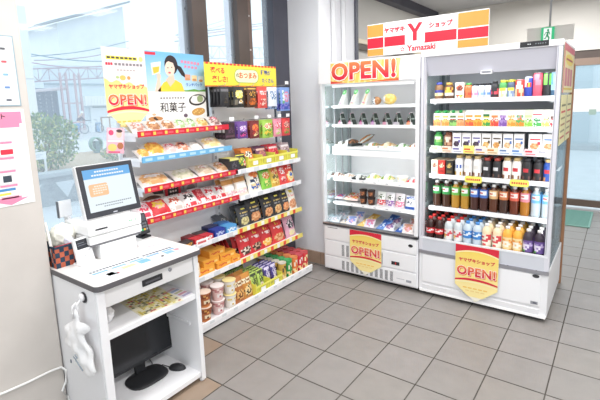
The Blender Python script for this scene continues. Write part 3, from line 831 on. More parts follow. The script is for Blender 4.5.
# two notices on the beige pillar
t = thing('payment_notice', 'white notice with small coloured payment marks high on the beige pillar', 'notice', (.092, -2.555, 1.59), (0, 0, PI/2))
obj('sheet', MB().box(-.13, .115, -.001, .001, 0, .31, '9fb2bd').box(-.13, .109, -.0016, -.001, .006, .304, 'eef2f4'), t, (0, 0, 0))
p = MB(); y = -.002
cols = ['6a6f7a', '8b929c', 'e0a06a', 'd8606a', '6f92c8', '6ab88a', 'd87a98', '5a5a60', '8ab8d4']
for r in range(5):
    p.rect(-.125, .105, .055 + r*.055, .056 + r*.055, y, 'c3ccd1')
    for c in range(4): p.rrect(-.112 + c*.056, -.09 + c*.056, .022 + r*.056, .032 + r*.056, .004, y, cols[(r*4+c*3) % 9])
obj('marks', p, t, (0, 0, 0))
t = thing('cashless_notice', 'tall white notice with pink steps and a pink arrow on the beige pillar', 'notice', (.092, -2.56, 1.14), (0, 0, PI/2))
obj('sheet', MB().box(-.14, .125, -.001, .001, 0, .435, 'f5f5f6'), t, (0, 0, 0))
p = MB(); y = -.0016
p.poly([(-.14, .355), (.10, .355), (.10, .372), (.112, .372), (.112, .425), (-.14, .425)], y, 'ef8fb0')
for k, (z0, z1) in enumerate(((.295, .345), (.225, .28), (.165, .212), (.10, .15), (.045, .088))):
    p.rrect(-.10, .105, z0, z1, .012, y, 'c9c9ce'); p.rrect(-.098, .103, z0+.002, z1-.002, .011, y-.0003, 'fafafa')
    p.rect(-.01, .06, z0-.011, z0-.002, y, 'ef8fb0')
p.poly([(-.02, .04), (.07, .04), (.07, .03), (.10, .03), (.025, .004), (-.05, .03), (-.02, .03)], y, 'ef8fb0')
p.rrect(-.035, .0, .235, .25, .003, y-.0006, 'e0344a'); p.rrect(.01, .06, .235, .258, .003, y-.0006, 'e0344a'); p.rect(.005, .04, .11, .14, y-.0006, '3c4652')
p.rect(-.03, .05, .07, .082, y-.0006, '4a90c8'); p.rect(-.03, .03, .052, .062, y-.0006, 'f0dc5a')
p.rect(-.125, -.108, .11, .15, y-.0004, 'a9cfe8')
obj('boxes', p, t, (0, 0, 0))
for w_, z_ in (('クレジット', .404), ('決済', .374)): obj('lettering', MB().text(w_, .028, -.02, z_, y-.0006, '2e2a2c', .0005), t, (0, 0, 0))
cb = MB().tube([(.099, -2.80, .296), (.099, -2.67, .282), (.099, -2.567, .277), (.099, -2.475, .278), (.102, -2.42, .274), (.108, -2.405, .25), (.108, -2.408, .19), (.106, -2.43, .15), (.108, -2.41, .10), (.115, -2.405, .04), (.14, -2.42, .008)], .006, 'f6f6f4', 8)
tag(obj('white_cable', cb), 'white cable looping around the foot of the beige pillar', 'cable')

# ------------------------------------------------------------------ tall drink showcase (right)
DC = thing('drink_showcase', 'tall open-front white drink showcase on the right, full of cans and bottles', 'showcase', (1.5425, .3, 0))
X0, X1, YF, YB = 1.085, 2.0, -.09, .70
m = MB().box(X0+.02, X1-.02, YF+.05, YB-.02, 0, .035, '2c2c2e')
m.box(X0, X1, YF+.008, YB, .033, .365, 'f0f0f2', .006)
obj('base_cabinet', m, DC)
m = MB().box(X0+.03, X1-.045, YF-.002, YF+.01, .115, .345, 'f4f4f6', .004).box(X0+.03, X1-.045, YF-.001, YF+.01, .04, .095, 'eaeaec', .004)
obj('service_panel', m, DC)
obj('kick_rail', MB().box(X0+.01, X1-.005, YF-.004, YF+.01, .034, .052, 'ffffff'), DC)
obj('badge', MB().box(X1-.10, X1-.055, YF-.004, YF, .128, .15, 'b9bcc4|m').box(X1-.085, X1-.062, YF-.0045, YF-.004, .134, .144, '6a6d78'), DC)
obj('lock', MB().ell(X1-.075, .335, .022, .013, YF-.004, '3c3c40'), DC)
obj('front_rail', MB().box(X0, X1, YF-.006, YF+.03, .352, .378, 'b9b9c2|m'), DC)
obj('front_lip', MB().box(X0+.012, X1-.012, YF, YF+.012, .378, .48, 'cfd2da').box(X0+.012, X1-.012, YF-.003, YF+.015, .474, .486, 'e8eaee'), DC)
for x in (X0, X1-.032): obj('front_post', MB().box(x, x+.032, YF-.002, YF+.045, .378, 1.872, 'd9d9e1', .004).box(x+.022 if x < 1.5 else x+.006, x+.026 if x < 1.5 else x+.010, YF-.003, YF, .5, 1.87, '9c9ca6'), DC)
m = MB().box(X0-.002, X1+.004, YF-.004, YB, 1.872, 1.912, 'f6f6f8', .004)
obj('top_cover', m, DC)
cv = MB(); cv.add([(X0+.03, YF+.01, 1.872), (X1-.03, YF+.01, 1.872), (X1-.03, YF+.06, 1.735), (X0+.03, YF+.06, 1.735), (X0+.03, YF+.09, 1.872), (X1-.03, YF+.09, 1.872), (X1-.03, YF+.075, 1.735), (X0+.03, YF+.075, 1.735)], [(3,2,1,0),(4,5,6,7),(0,4,7,3),(1,2,6,5),(3,7,6,2)], 'cbcbd5')
obj('night_blind', cv, DC)
hb = MB().box(1.505, 1.578, YF+.025, YF+.05, 1.725, 1.731, 'fafafc').box(1.505, 1.511, YF+.025, YF+.05, 1.731, 1.747, 'fafafc').box(1.572, 1.578, YF+.025, YF+.05, 1.731, 1.747, 'fafafc').box(1.505, 1.578, YF+.025, YF+.05, 1.745, 1.75, 'fafafc')
obj('blind_handle', hb, DC)
cp = MB().box(1.755, 1.922, YF-.008, YF-.004, 1.878, 1.912, '26262a')
obj('control_panel', cp, DC)
lt = MB()
for k, x in enumerate((1.80, 1.812, 1.845, 1.86, 1.872, 1.885, 1.90)): lt.box(x, x+.006, YF-.0095, YF-.008, 1.892, 1.898, 'dfe6ea' if k < 2 else '8a9298')
obj('indicators', lt, DC)
obj('back_wall', MB().box(X0+.03, X1-.03, .43, .45, .44, 1.87, 'cdd0d6'), DC)
obj('ceiling_liner', MB().box(X0+.03, X1-.03, YF+.09, .45, 1.80, 1.83, 'dfe1e6'), DC)
obj('rear_body', MB().box(X0+.002, X1-.012, .45, YB, .366, 1.872, 'e6e6ea'), DC)
obj('side_panel', MB().box(X0+.004, X0+.012, YF+.045, .45, .378, 1.872, 'mirror'), DC)
s = obj('side_panel', MB().box(X1-.010, X1-.004, YF+.045, .66, .378, 1.872, 'side_glass'), DC)
for x in (X0+.03, X1-.05): obj('corner_frame', MB().box(x, x+.02, .40, .43, .45, 1.80, '8b9096'), DC)
obj('light_tube', MB().tube([(X0+.08, .12, 1.765), (X1-.08, .12, 1.765)], .012, 'ffffff|e'), DC)
obj('well_floor', MB().box(X0+.012, X1-.012, YF+.012, .43, .44, .468, 'b9bcc2'), DC)
shelf_z = [1.545, 1.337, 1.165, .96, .70]
for n, z in enumerate(shelf_z):
    sh_ = obj('shelf', MB().box(X0+.035, X1-.04, .035, .42, z-.012, z+.010, 'e9ebef').box(X0+.05, X0+.07, .05, .42, z-.028, z-.012, 'c6c9cf').box(X1-.07, X1-.05, .05, .42, z-.028, z-.012, 'c6c9cf'), DC)
    rail = MB().box(X0+.033, X1-.037, .026, .036, z-.016, z+.017, 'f6f7f9')
    obj('price_rail', rail, sh_)
    if n in (0, 1, 4):
        for k in range(9):
            x = X0 + .08 + k*.093
            obj('price_card', MB().box(x, x+.045, .0245, .026, z-.012, z+.011, ['eceff2', 'ffffff', 'f1f1f4'][k % 3]), sh_)
    if n == 2:
        cc = ['e6eedd', 'ead9c9', 'f0f0f4', 'f7ef7e', 'efe6dc', 'f2e3c8', 'eef0f4', 'dfe7f2', 'f4d9dc', 'f2f2f2']
        for k in range(10):
            x = X0 + .045 + k*.083; hh = .05 if k != 3 and k != 4 else .06
            cd = MB().box(x, x+.078, .021, .0235, z-.014, z-.014+hh, cc[k])
            cd.rect(x+.006, x+.05, z+.012, z+.024, .0205, ['8fb56a', 'c2794a', '6a5fa0', 'd8503a', '7a58a8', 'd2893a', '6a88b8', '5a8ac8', 'd8434f', '9a9aa4'][k])
            cd.rect(x+.01, x+.07, z-.005, z+.003, .0205, ['b9c9a0', 'd8a88a', 'a8a8b8', 'e07a5a', 'd8a05a', 'c8a878', '9ab0d0', '8ab0da', 'e0808a', 'b8b8c0'][k])
            obj('price_card', cd, sh_)
    if n == 3:
        for x in (1.395, 1.71):
            cd = MB().rrect(x, x+.125, z-.03, z+.02, .016, .0225, 'f7ee6a')
            for k in range(7): cd.rect(x+.012+k*.0148, x+.012+k*.0148+.011, z-.013, z+.002, .022, 'd85a48')
            obj('price_card', cd, sh_)
# posters on the right flank of the showcase
def flank(name, label, z0, z1, y0, y1, base, kind):
    t = thing(name, label, 'poster', (2.004, (y0+y1)/2, z0), (0, 0, PI/2))
    w = y1 - y0; h = z1 - z0
    obj('sheet', MB().box(-w/2, w/2, -.001, .001, 0, h, base), t, (0, 0, 0))
    p = MB(); y = -.0016
    if kind == 0:
        p.rect(-w/2, w/2, h*.86, h, y, 'd97a86'); p.rect(-w/2, -w*.42, 0, h*.86, y, 'd97a86')
        p.ell(0, h*.70, w*.36, h*.12, y, 'f0d870')
        for k in range(3): p.rrect(-w*.36 + k*w*.25, -w*.16 + k*w*.25, h*.14, h*.52, .01, y-.0004, 'd88a90')
        p.rect(-w*.42, w*.44, h*.06, h*.10, y-.0004, 'e8c84a'); p.rect(-w*.3, w*.3, h*.68, h*.72, y-.0006, 'b95a5a')
    else:
        p.rect(-w*.02, w*.02, 0, h, y, '8f8a72')
        for s in (-.27, .27):
            for k in range(6): p.rect(w*(s-.19), w*(s+.17), h*(.12+.13*k), h*(.16+.13*k), y-.0004, ['c96a5a', 'a89a6a', 'b88a5a', 'a89a6a', 'd8584a', '8a8458'][k])
    obj('print', p, t, (0, 0, 0))
flank('flank_poster', 'pink and yellow poster at the top of the drink showcase right flank', 1.58, 1.895, -.04, .66, 'f3e6b4', 0)
flank('flank_poster', 'pale yellow two-column poster lower down on the drink showcase right flank', 1.235, 1.565, -.04, .66, 'f0e7ae', 1)
tag(obj('wooden_board', MB().box(1.15, 2.010, .715, .765, 0, 1.80, 'wood', .002)), 'brown wooden board standing behind the drink showcase', 'board')
bb = thing('clip_hook', 'small clear plastic bracket on the right flank of the drink showcase', 'bracket', (2.001, .08, 1.06))
obj('arm', MB().box(1.997, 2.012, .02, .18, 1.06, 1.066, 'dfe9ee|g'), bb); obj('lip', MB().box(2.009, 2.012, .02, .18, 1.066, 1.078, 'dfe9ee|g'), bb)

# ------------------------------------------------------------------ chilled food case (left)
FC = thing('food_case', 'open white chilled food case on the left with rice balls and sandwiches', 'showcase', (.63, .2, 0))
A0, A1, AF, AB = .175, 1.08, -.10, .62
obj('base_cabinet', MB().box(A0+.03, A1-.02, AF+.06, AB-.03, 0, .04, '2a2a2c').box(A0, A1, AF+.01, AB, .036, .455, 'ededf0', .006), FC)
for z0, z1 in ((.325, .445), (.175, .312), (.05, .162)):
    obj('front_panel', MB().box(A0+.018, A1-.012, AF-.002, AF+.012, z0, z1, 'f3f3f5', .004), FC)
for k in range(11):
    for z0, z1 in ((.19, .30), (.062, .148)):
        x = .372 + k*.047
        if z0 > .1 and k > 8: continue
        if .47 < x < .72 and z0 > .1: continue
        v = MB()
        nn = int((z1 - z0) / .0105)
        for j in range(nn): v.box(x, x+.026, AF-.0035, AF-.002, z0 + j*.0105, z0 + j*.0105 + .006, '77777c')
        obj('vent', v, FC)
obj('thermometer', MB().box(.855, .925, AF-.006, AF-.002, .208, .236, '2a2a2e').box(.888, .898, AF-.0065, AF-.006, .214, .230, 'e0343a'), FC)
obj('lock', MB().ell(1.02, .395, .02, .013, AF-.003, '26262a'), FC)
obj('badge', MB().box(.985, 1.03, AF-.004, AF-.002, .078, .098, 'a9acb4').box(.90, .97, AF-.0032, AF-.002, .092, .097, 'c3c5ca'), FC)
obj('grip_slot', MB().box(.225, .33, AF-.003, AF-.001, .432, .438, '8a8a90'), FC)
obj('front_rail', MB().box(A0, A1, AF-.004, AF+.03, .455, .478, '4c4c52').box(A0, A1, AF-.006, AF+.032, .474, .482, 'c3c5ca|m'), FC)
obj('front_post', MB().box(A0, A0+.018, AF, AF+.04, .455, 1.73, 'e2e5e8'), FC)
obj('front_post', MB().box(A1-.032, A1-.002, AF-.004, AF+.045, .455, 1.73, 'f4f4f6', .003), FC)
obj('header', MB().box(A0-.01, A1+.001, AF-.008, AB, 1.715, 1.895, 'f4f4f6', .004), FC)
obj('back_wall', MB().box(A0+.02, A1-.02, .40, .42, .42, 1.72, 'efeeee').box(A0+.30, A1-.06, .395, .40, 1.05, 1.07, 'dedee0'), FC)
obj('rear_body', MB().box(A0, A1, .42, AB, .455, 1.715, 'e9e9ec'), FC)
obj('side_panel', MB().box(A0+.002, A0+.012, AF+.04, .42, .46, 1.715, 'e3e8ea').box(A0+.012, A0+.014, AF+.06, .40, .48, 1.70, 'mirror'), FC)
obj('side_panel', MB().box(A1-.010, A1-.002, AF+.045, .42, .46, 1.715, 'e6e8ec'), FC)
m = MB()
for yy in (.10, .22, .34): m.box(A0+.014, A0+.02, yy, yy+.025, .47, 1.7, 'b9bdc0')
obj('shelf_upright', m, FC)
grl = MB()
for k in range(26): grl.box(.40 + k*.024, .412 + k*.024, .392, .399, .565, .60, '84868c')
grl.box(.38, 1.04, .394, .3995, .555, .61, 'bfc1c6')
obj('air_grille', grl, FC)
obj('light_tube', MB().tube([(A0+.08, -.02, 1.695), (A1-.08, -.02, 1.695)], .012, 'ffffff|e'), FC)
obj('well_floor', MB().box(A0+.012, A1-.012, AF+.03, .40, .40, .432, 'c9ccd2'), FC)
for n, (z, th) in enumerate(((1.517, .018), (1.349, .018), (1.125, .07), (.858, .018), (.637, .018))):
    s_ = obj('shelf', MB().box(A0+.03, A1-.045, .035, .40, z-th/2, z+th/2, 'f1f4f6'), FC)
    r_ = MB().box(A0+.05, A1-.05, .026, .036, z-th/2-.004, z+th/2+.002, 'fafbfc')
    if n == 2: r_.box(A0+.08, A1-.2, .0245, .026, z+.012, z+.020, 'c9d2d6')
    obj('price_rail', r_, s_)
    if n > 2:
        for k in range(7):
            x = A0 + .10 + k*.115
            obj('price_card', MB().box(x, x+.05, .0235, .0255, z-.012, z+.013, 'fdfdfd').rect(x+.006, x+.03, z-.004, z+.004, .023, 'c3c6cc'), s_)

# ------------------------------------------------------------------ snack shelving (gondola)
GO = thing('snack_shelving', 'long white shelving unit of bread and snacks under the window', 'shelving', (-.08, -1.0, 0))
GY0, GYM, GY1, GB = -1.79, -1.01, -.185, -.235
obj('base_deck', MB().box(GB, .10, GY0, GY1, .018, .062, 'f6f6f8', .003).box(GB, .085, GY0+.01, GY1-.005, 0, .02, '2b2b2d'), GO)
dk = obj('deck_rail', MB().box(.092, .106, GY0, GY1-.004, .05, .084, 'fbfbfd', .002), GO)
for k in range(13):
    y_ = GY0 + .12 + k*.115
    obj('price_card', MB().box(.106, .1075, y_, y_+.04, .06, .079, 'e2e6ea'), dk)
obj('back_panel', MB().box(GB-.012, GB, GY0, GYM, .06, 1.42, 'fbfbfb'), GO)
obj('back_panel', MB().box(GB-.012, GB, GYM, GY1-.06, .06, 1.80, 'fbfbfb'), GO)
for y_, h in ((GY0, 1.56), (GYM-.012, 1.82), (GY1-.03, 1.50)):
    u = MB().box(GB, GB+.03, y_, y_+.026, .06, h, 'e6e6e9')
    for k in range(int((h-.2)/.05)): u.box(GB+.0302, GB+.0306, y_+.006, y_+.011, .15+k*.05, .175+k*.05, '6f6f74').box(GB+.0302, GB+.0306, y_+.016, y_+.021, .15+k*.05, .175+k*.05, '6f6f74')
    obj('upright', u, GO)
def gshelf(y0, y1, z, front, rail):
    s = obj('shelf', MB().box(GB+.03, front, y0, y1, z-.012, z+.006, 'f6f6f8').box(GB+.03, front-.03, y0+.004, y0+.01, z-.045, z-.012, 'ececef').box(GB+.03, front-.03, y1-.01, y1-.004, z-.045, z-.012, 'ececef'), GO)
    b = MB().box(front, front+.008, y0, y1, z-.018, z+.018, {'red': 'cf2438', 'blue': '6fb2dc', 'white': 'f2f3f5', 'mix': 'f4e27a'}[rail])
    n = int((y1-y0)/.085)
    for k in range(n):
        y_ = y0 + .02 + k*.085
        if rail == 'red':
            b.box(front+.008, front+.0085, y_, y_+.02, z-.010, z+.010, 'f0cf5a'); b.box(front+.008, front+.0085, y_+.026, y_+.066, z-.008, z+.006, 'df5a66')
        if rail == 'blue': b.box(front+.008, front+.0085, y_, y_+.05, z-.009, z+.008, 'b3d9ef')
        if rail == 'mix': b.box(front+.008, front+.0085, y_, y_+.035, z-.017, z+.017, ['e8523f', 'f6f6f4'][k % 2])
    obj('price_rail', b, s)
    if rail == 'white':
        for k in range(max(1, int((y1-y0)/.15))):
            y_ = y0 + .05 + k*.15
            obj('price_card', MB().box(front+.008, front+.0095, y_, y_+.06, z-.014, z+.014, 'd9dde2'), s)
gshelf(GY0, GYM-.03, 1.405, -.02, 'red'); gshelf(GY0, GYM-.03, 1.25, -.0, 'blue'); gshelf(GY0, GYM+.02, 1.064, 0, 'red'); gshelf(GY0, GYM+.02, .868, 0, 'red')
gshelf(GYM, GY1-.01, 1.058, 0, 'white'); gshelf(GYM+.03, GY1-.01, .853, 0, 'white')
gshelf(GYM-.02, GY1-.01, .601, 0, 'mix'); gshelf(GYM, GY1-.01, .352, 0, 'mix')
gshelf(GY0, GYM-.02, .601, 0, 'white'); gshelf(GY0, GYM, .352, 0, 'white')
HK = [(-1.045, 1.700), (-.90, 1.700), (-.745, 1.700), (-.625, 1.700), (-.50, 1.700), (-.335, 1.71)]
HK2 = [(-1.01, 1.436), (-.875, 1.436), (-.738, 1.436), (-.58, 1.436), (-.45, 1.436), (-.335, 1.436)]
for y_, z_ in HK + HK2:
    obj('display_hook', MB().tube([(GB, y_, z_), (-.03, y_, z_+.006), (-.012, y_, z_+.02)], .0025, 'c6c8cc|m', 6), GO)
for y_, z_ in HK2[:1] + HK2[2:] + [(-.335, 1.71)]:
    obj('price_card', MB().box(-.010, -.008, y_-.022, y_+.022, z_+.012, z_+.038, 'fbfbfc'), GO)

# ------------------------------------------------------------------ register counter
CT = thing('register_counter', 'white register counter with a grey edged top in the left foreground', 'counter', (.15, -2.105, 0))
CX0, CX1, CY0, CY1 = -.20, .51, -2.405, -1.80
def rtop(z0, z1, key, grow=0):
    p = []
    r = .03 + grow
    for cx, cy, a0 in ((CX1-.03, CY0+.03, -90), (CX1-.03, CY1-.03, 0), (CX0+.03, CY1-.03, 90), (CX0+.03, CY0+.03, 180)):
        for t in range(6):
            a = math.radians(a0 + 18*t); p.append((cx + r*math.cos(a), cy + r*math.sin(a)))
    n = len(p)
    return MB().add([(x, y, z0) for x, y in p] + [(x, y, z1) for x, y in p], [tuple(range(n-1, -1, -1)), tuple(range(n, 2*n))] + [(i, (i+1) % n, n+(i+1) % n, n+i) for i in range(n)], key)
obj('worktop', rtop(.763, .7905, 'e4e2e0', -.003), CT)
obj('edge_band', rtop(.764, .7885, '5f5d60'), CT)
obj('side_panel', MB().box(CX0+.02, CX1-.03, CY0+.006, CY0+.034, .02, .763, 'f0f0f2').box(CX1-.0299, CX1-.018, CY0+.008, CY0+.048, 0.02, .763, 'f3f3f5', .004), CT)
obj('side_panel', MB().box(CX0+.02, CX1-.03, CY1-.042, CY1-.02, .02, .763, 'eeeef0').box(CX1-.0299, CX1-.022, CY1-.046, CY1-.018, .012, .763, 'f3f3f5', .003), CT)
obj('back_panel', MB().box(CX0+.02, CX0+.035, CY0+.034, CY1-.042, .06, .763, 'e6e6e8'), CT)
dw = obj('drawer', MB().box(CX0+.05, CX1-.035, CY0+.052, CY1-.045, .665, .755, 'f2f1f1', .003), CT)
obj('drawer_handle', MB().box(CX1-.036, CX1-.028, -2.16, -2.045, .695, .728, '2c2c30', .003).box(CX1-.029, CX1-.0275, -2.145, -2.06, .705, .716, '5a5a60'), dw)
k_ = MB().lathe([(.010, 0), (.010, .006), (.006, .007)], 'b9bcc4|m', 12); k_.xf(Matrix.Translation((CX1-.036, -1.995, .729)) @ Matrix.Rotation(PI/2, 4, 'Y'))
obj('lock', k_, dw)
obj('middle_shelf', MB().box(CX0+.04, CX1-.035, CY0+.034, CY1-.042, .505, .535, 'f4f4f6', .002), CT)
obj('bottom_shelf', MB().box(CX0+.04, CX1-.035, CY0+.034, CY1-.042, .03, .058, 'f4f4f6', .002), CT)
obj('cross_rail', MB().box(CX0+.05, CX1-.1, CY1-.052, CY1-.042, .33, .35, 'e9e9eb'), CT)
for x, y_ in ((CX1-.045, CY1-.03), (CX0+.06, CY1-.03), (CX1-.045, CY0+.03), (CX0+.06, CY0+.03)): obj('foot', MB().lathe([(.014, 0), (.016, .012), (.012, .02)], 'e8e8ea', 12, x, y_), CT)

# things on the counter
RA = PI/2
t = thing('paper_riser', 'plain white box raising the receipt till on the counter', 'riser', (.08, -2.092, .7905), (0, 0, RA))
obj('box_body', MB().box(-.103, .103, -.105, .12, 0, .078, 'fbfbfb', .003), t, (0, 0, 0)); obj('seam', MB().box(-.101, .101, -.1055, -.105, .068, .070, 'd9d9dc'), t, (0, 0, 0))
t = thing('register', 'white touch-screen cash register with a printer base on the counter', 'cash register', (.065, -2.10, .869), (0, 0, RA))
b = MB().box(-.14, .145, -.12, .12, .0, .010, '77777c').box(-.148, .150, -.125, .125, .010, .052, 'f4f4f4', .006).box(-.150, .152, -.127, .125, .054, .116, 'f8f8f8', .010)
obj('printer_base', b, t, (0, 0, 0))
obj('receipt_slot', MB().box(-.115, -.05, -.1285, -.126, .082, .090, '2e2e32').box(-.12, -.03, -.131, -.126, .064, .069, 'dcdcde', .002), t, (0, 0, 0))
b = MB()
for x in (.075, .085, .11): b.box(x, x+.006, -.1285, -.126, .088, .093, '5fd68a|e')
obj('indicators', b, t, (0, 0, 0))
obj('neck', MB().box(-.01, .11, .0, .06, .116, .19, 'ededee', .008), t, (0, 0, 0))
T = Matrix.Translation((.055, -.035, .120)) @ Matrix.Rotation(-.22, 4, 'X')
b = MB().box(-.165, .165, 0, .035, 0, .29, 'e9e9ea', .006); b.xf(T); obj('screen_housing', b, t, (0, 0, 0))
b = MB().box(-.160, .160, -.004, .004, .004, .286, '34363d', .004); b.xf(T); bz = obj('screen_bezel', b, t, (0, 0, 0))
b = MB().rect(-.135, .135, .034, .262, -.0045, 'eaf5fb|e').rect(-.135, .135, .212, .262, -.0048, '6fb2ea|e').rrect(-.118, -.012, .115, .182, .010, -.0048, 'f7c79a|e')
for k in range(10): b.rect(-.07 + k*.014, -.06 + k*.014, .243, .251, -.0051, 'ffffff|e')
for k in range(13): b.rect(-.09 + k*.0145, -.079 + k*.0145, .224, .232, -.0051, 'ffffff|e')
for r in range(4):
    for k in range(6 if r else 4): b.rect(-.098 + k*.0135 + (.01 if r == 3 else 0), -.088 + k*.0135 + (.01 if r == 3 else 0), .128 + r*.0125, .135 + r*.0125, -.0051, 'fff0e2|e')
for k in range(17): b.rect(-.10 + k*.0125, -.091 + k*.0125, .067, .073, -.0048, '8e979f|e')
for k in range(9): b.rect(-.055 + k*.0125, -.046 + k*.0125, .053, .059, -.0048, '9aa3ab|e')
b.xf(T); obj('screen', b, t, (0, 0, 0))
b = MB().rect(-.012, .012, .012, .018, -.0045, 'b9bcc4'); b.xf(T); obj('badge', b, t, (0, 0, 0))
b = MB().box(-.165, -.095, .135, .150, .125, .215, 'f2f3f5', .003).box(-.168, -.163, .133, .152, .125, .215, '6a6d74').box(-.14, -.12, .10, .14, .085, .13, 'e4e4e6')
obj('customer_display', b, t, (0, 0, 0))
t = thing('card_reader', 'small black card reader with coloured keys right of the register', 'card reader', (.045, -1.842, .7905), (0, 0, PI/2 + .05))
T = Matrix.Translation((0, 0, .02)) @ Matrix.Rotation(-.35, 4, 'X')
obj('stand', MB().box(-.03, .03, -.02, .05, 0, .012, '232326', .003).box(-.012, .012, .02, .035, .01, .06, '232326'), t, (0, 0, 0))
b = MB().box(-.035, .035, -.012, .016, 0, .128, '2b2b2f', .006); b.xf(T); rb_ = obj('body', b, t, (0, 0, 0))
b = MB().rect(-.026, .026, .08, .118, -.0125, '4c5058'); b.xf(T); obj('screen', b, t, (0, 0, 0))
for r in range(3):
    for c in range(3):
        b = MB().box(-.022 + c*.016, -.010 + c*.016, -.015, -.012, .022 + r*.018, .034 + r*.018, ['3fbf7a', 'e8b23a', '8a8e96'][c] if r == 0 else '6d7178'); b.xf(T); obj('key', b, t, (0, 0, 0))
t = thing('payment_terminal', 'small white payment terminal with a black display standing by the basket', 'terminal', (.172, -2.268, .7905), (0, 0, PI/2 + .12))
T = Matrix.Translation((0, 0, .004)) @ Matrix.Rotation(-.22, 4, 'X')
obj('cradle', MB().box(-.045, .045, -.025, .04, 0, .012, 'f4f4f5', .003), t, (0, 0, 0))
b = MB().box(-.045, .045, -.012, .014, 0, .132, 'f8f8f9', .007); b.xf(T); obj('body', b, t, (0, 0, 0))
b = MB().rect(-.037, .037, .076, .124, -.0126, '2e3037'); [b.rect(-.03, -.03 + w_, .094 + k*.011, .097 + k*.011, -.0129, '7a7e88') for k, w_ in enumerate((.05, .035))]; b.xf(T); obj('display', b, t, (0, 0, 0))
b = MB().rrect(-.03, .03, .058, .066, .003, -.0126, 'dcdde0').ell(-.005, .038, .003, .003, -.0126, '7f828a', 8).rect(-.02, .025, .014, .017, -.0126, 'a9acb2'); b.xf(T); obj('front_marks', b, t, (0, 0, 0))

# chequered basket with straws and bags
t = thing('chequered_basket', 'navy and rust chequered basket at the back left of the counter', 'basket', (.045, -2.335, .7905), (0, 0, PI/2))
b = MB(); bw, bd, bh = .055, .075, .105
def wall(p0, dx, n):
    for i in range(n):
        for j in range(4):
            a = Vector(p0) + Vector(dx)*(i/n) + Vector((0, 0, bh*j/4)); c = Vector(dx)/n; u = Vector((0, 0, bh/4))
            b.add([a, a+c, a+c+u, a+u], [(0,1,2,3)], 'fabric_rust' if (i + j) % 2 else 'fabric_navy')
wall((-bw, -bd, 0), (2*bw, 0, 0), 5); wall((bw, -bd, 0), (0, 2*bd, 0), 6); wall((bw, bd, 0), (-2*bw, 0, 0), 5); wall((-bw, bd, 0), (0, -2*bd, 0), 6)
b.box(-bw+.004, bw-.004, -bd+.004, bd-.004, 0.001, .01, 'fabric_navy')
obj('woven_sides', b, t, (0, 0, 0))
b = MB()
for x0, x1, y0, y1 in ((-bw-.002, bw+.002, -bd-.002, -bd+.005), (-bw-.002, bw+.002, bd-.005, bd+.002), (-bw-.002, -bw+.005, -bd, bd), (bw-.005, bw+.002, -bd, bd)): b.box(x0, x1, y0, y1, bh-.006, bh+.004, 'fabric_navy')
obj('rim', b, t, (0, 0, 0))
b = MB().box(-bw+.006, bw-.006, -bd+.006, -bd+.008, bh-.01, bh+.007, 'c94a52').box(bw-.010, bw-.008, -bd+.006, bd-.006, bh-.01, bh+.007, 'c94a52'); obj('lining', b, t, (0, 0, 0))
def crumple(name, r, key, seed, sub=4, amp=.22):
    bm = bmesh.new(); bmesh.ops.create_icosphere(bm, subdivisions=sub, radius=1)
    from mathutils import noise
    for v in bm.verts:
        n = 1 + amp*noise.noise(v.co*2.1 + Vector((seed, 0, 0))) + amp*.6*noise.noise(v.co*5 + Vector((0, seed, 0)))
        v.co = Vector((v.co.x*r[0]*n, v.co.y*r[1]*n, v.co.z*r[2]*n))
    b = MB(); b.bm(bm, key, True)
    return b
for k, (dx, key, rr_, lab) in enumerate(((.0, 'f6f5ea|w', (.056, .06, .066), 'crumpled clear plastic bags bulging from the chequered basket'),)):
    o = obj('plastic_bag', crumple('plastic_bag', rr_, key, 3+k), None, (.02, -2.30, .80 + .12)); tag(o, lab, 'plastic bag')
o = obj('plastic_bag', crumple('plastic_bag', (.07, .055, .065), 'f5f4e2|w', 9), None, (-.11, -2.315, .7905 + .066)); tag(o, 'pale yellowish plastic bag heaped between basket and register', 'plastic bag')
o = obj('plastic_bag', crumple('plastic_bag', (.026, .022, .03), 'e3e2ee|w', 5), None, (.085, -2.30, .7905 + .112)); tag(o, 'small lilac plastic bag bulging over the front rim of the basket', 'plastic bag')
for k, (y_, lean) in enumerate(((-2.385, -.01), (-2.374, -.02), (-2.379, .005))):
    s = MB().tube([(.088 - .008*k, y_, .803), (.055 - .012*k, y_ + lean*.4, 1.02 - k*.02)], .005, 'f7f6f2', 8)
    tag(obj('wrapped_straw', s), ['longest of the paper wrapped straws in the basket', 'middle of the three paper wrapped straws in the basket', 'shortest of the paper wrapped straws in the basket'][k], 'straw', 'wrapped straws in the basket')

# instruction sheet lying on the counter
t = thing('instruction_sheet', 'long laminated sheet with blue panels taped on the counter top', 'sheet', (.395, -2.11, .7905), (0, 0, PI/2 - .03))
b = MB().box(-.255, .255, -.085, .10, 0, .0012, 'e9eaec')
obj('sheet', b, t, (0, 0, 0))
b = MB()
def flat(x0, x1, y0, y1, key): b.add([(x0, y0, .0016), (x1, y0, .0016), (x1, y1, .0016), (x0, y1, .0016)], [(0,1,2,3)], key)
for k in range(16): flat(-.225 + k*.0165, -.213 + k*.0165, .058, .078, '6f757d')
for k in range(9): flat(.055 + k*.02, .070 + k*.02, .056, .076, '787e86')
for k in range(5): flat(-.225 + k*.095, -.15 + k*.095, .028, .046, '7fb2dc')
flat(-.20, -.14, -.055, .0, 'dfe3e8'); flat(-.185, -.15, -.045, -.005, '5a626c'); flat(-.15, -.135, -.05, -.03, 'd8606a')
flat(-.10, -.03, -.02, .012, 'f0e6a0'); flat(-.09, -.04, -.045, -.035, 'c9ccd2'); flat(-.01, .05, -.03, .022, '7fb8e2'); flat(.08, .13, -.03, .015, 'dfe3e8'); flat(.11, .125, -.03, -.012, 'd8556a')
flat(.15, .2, -.02, .02, '8fbfe4'); flat(.21, .24, -.01, .02, 'e9a0aa'); flat(.06, .2, -.06, -.05, 'e3b9c0')
obj('print', b, t, (0, 0, 0))
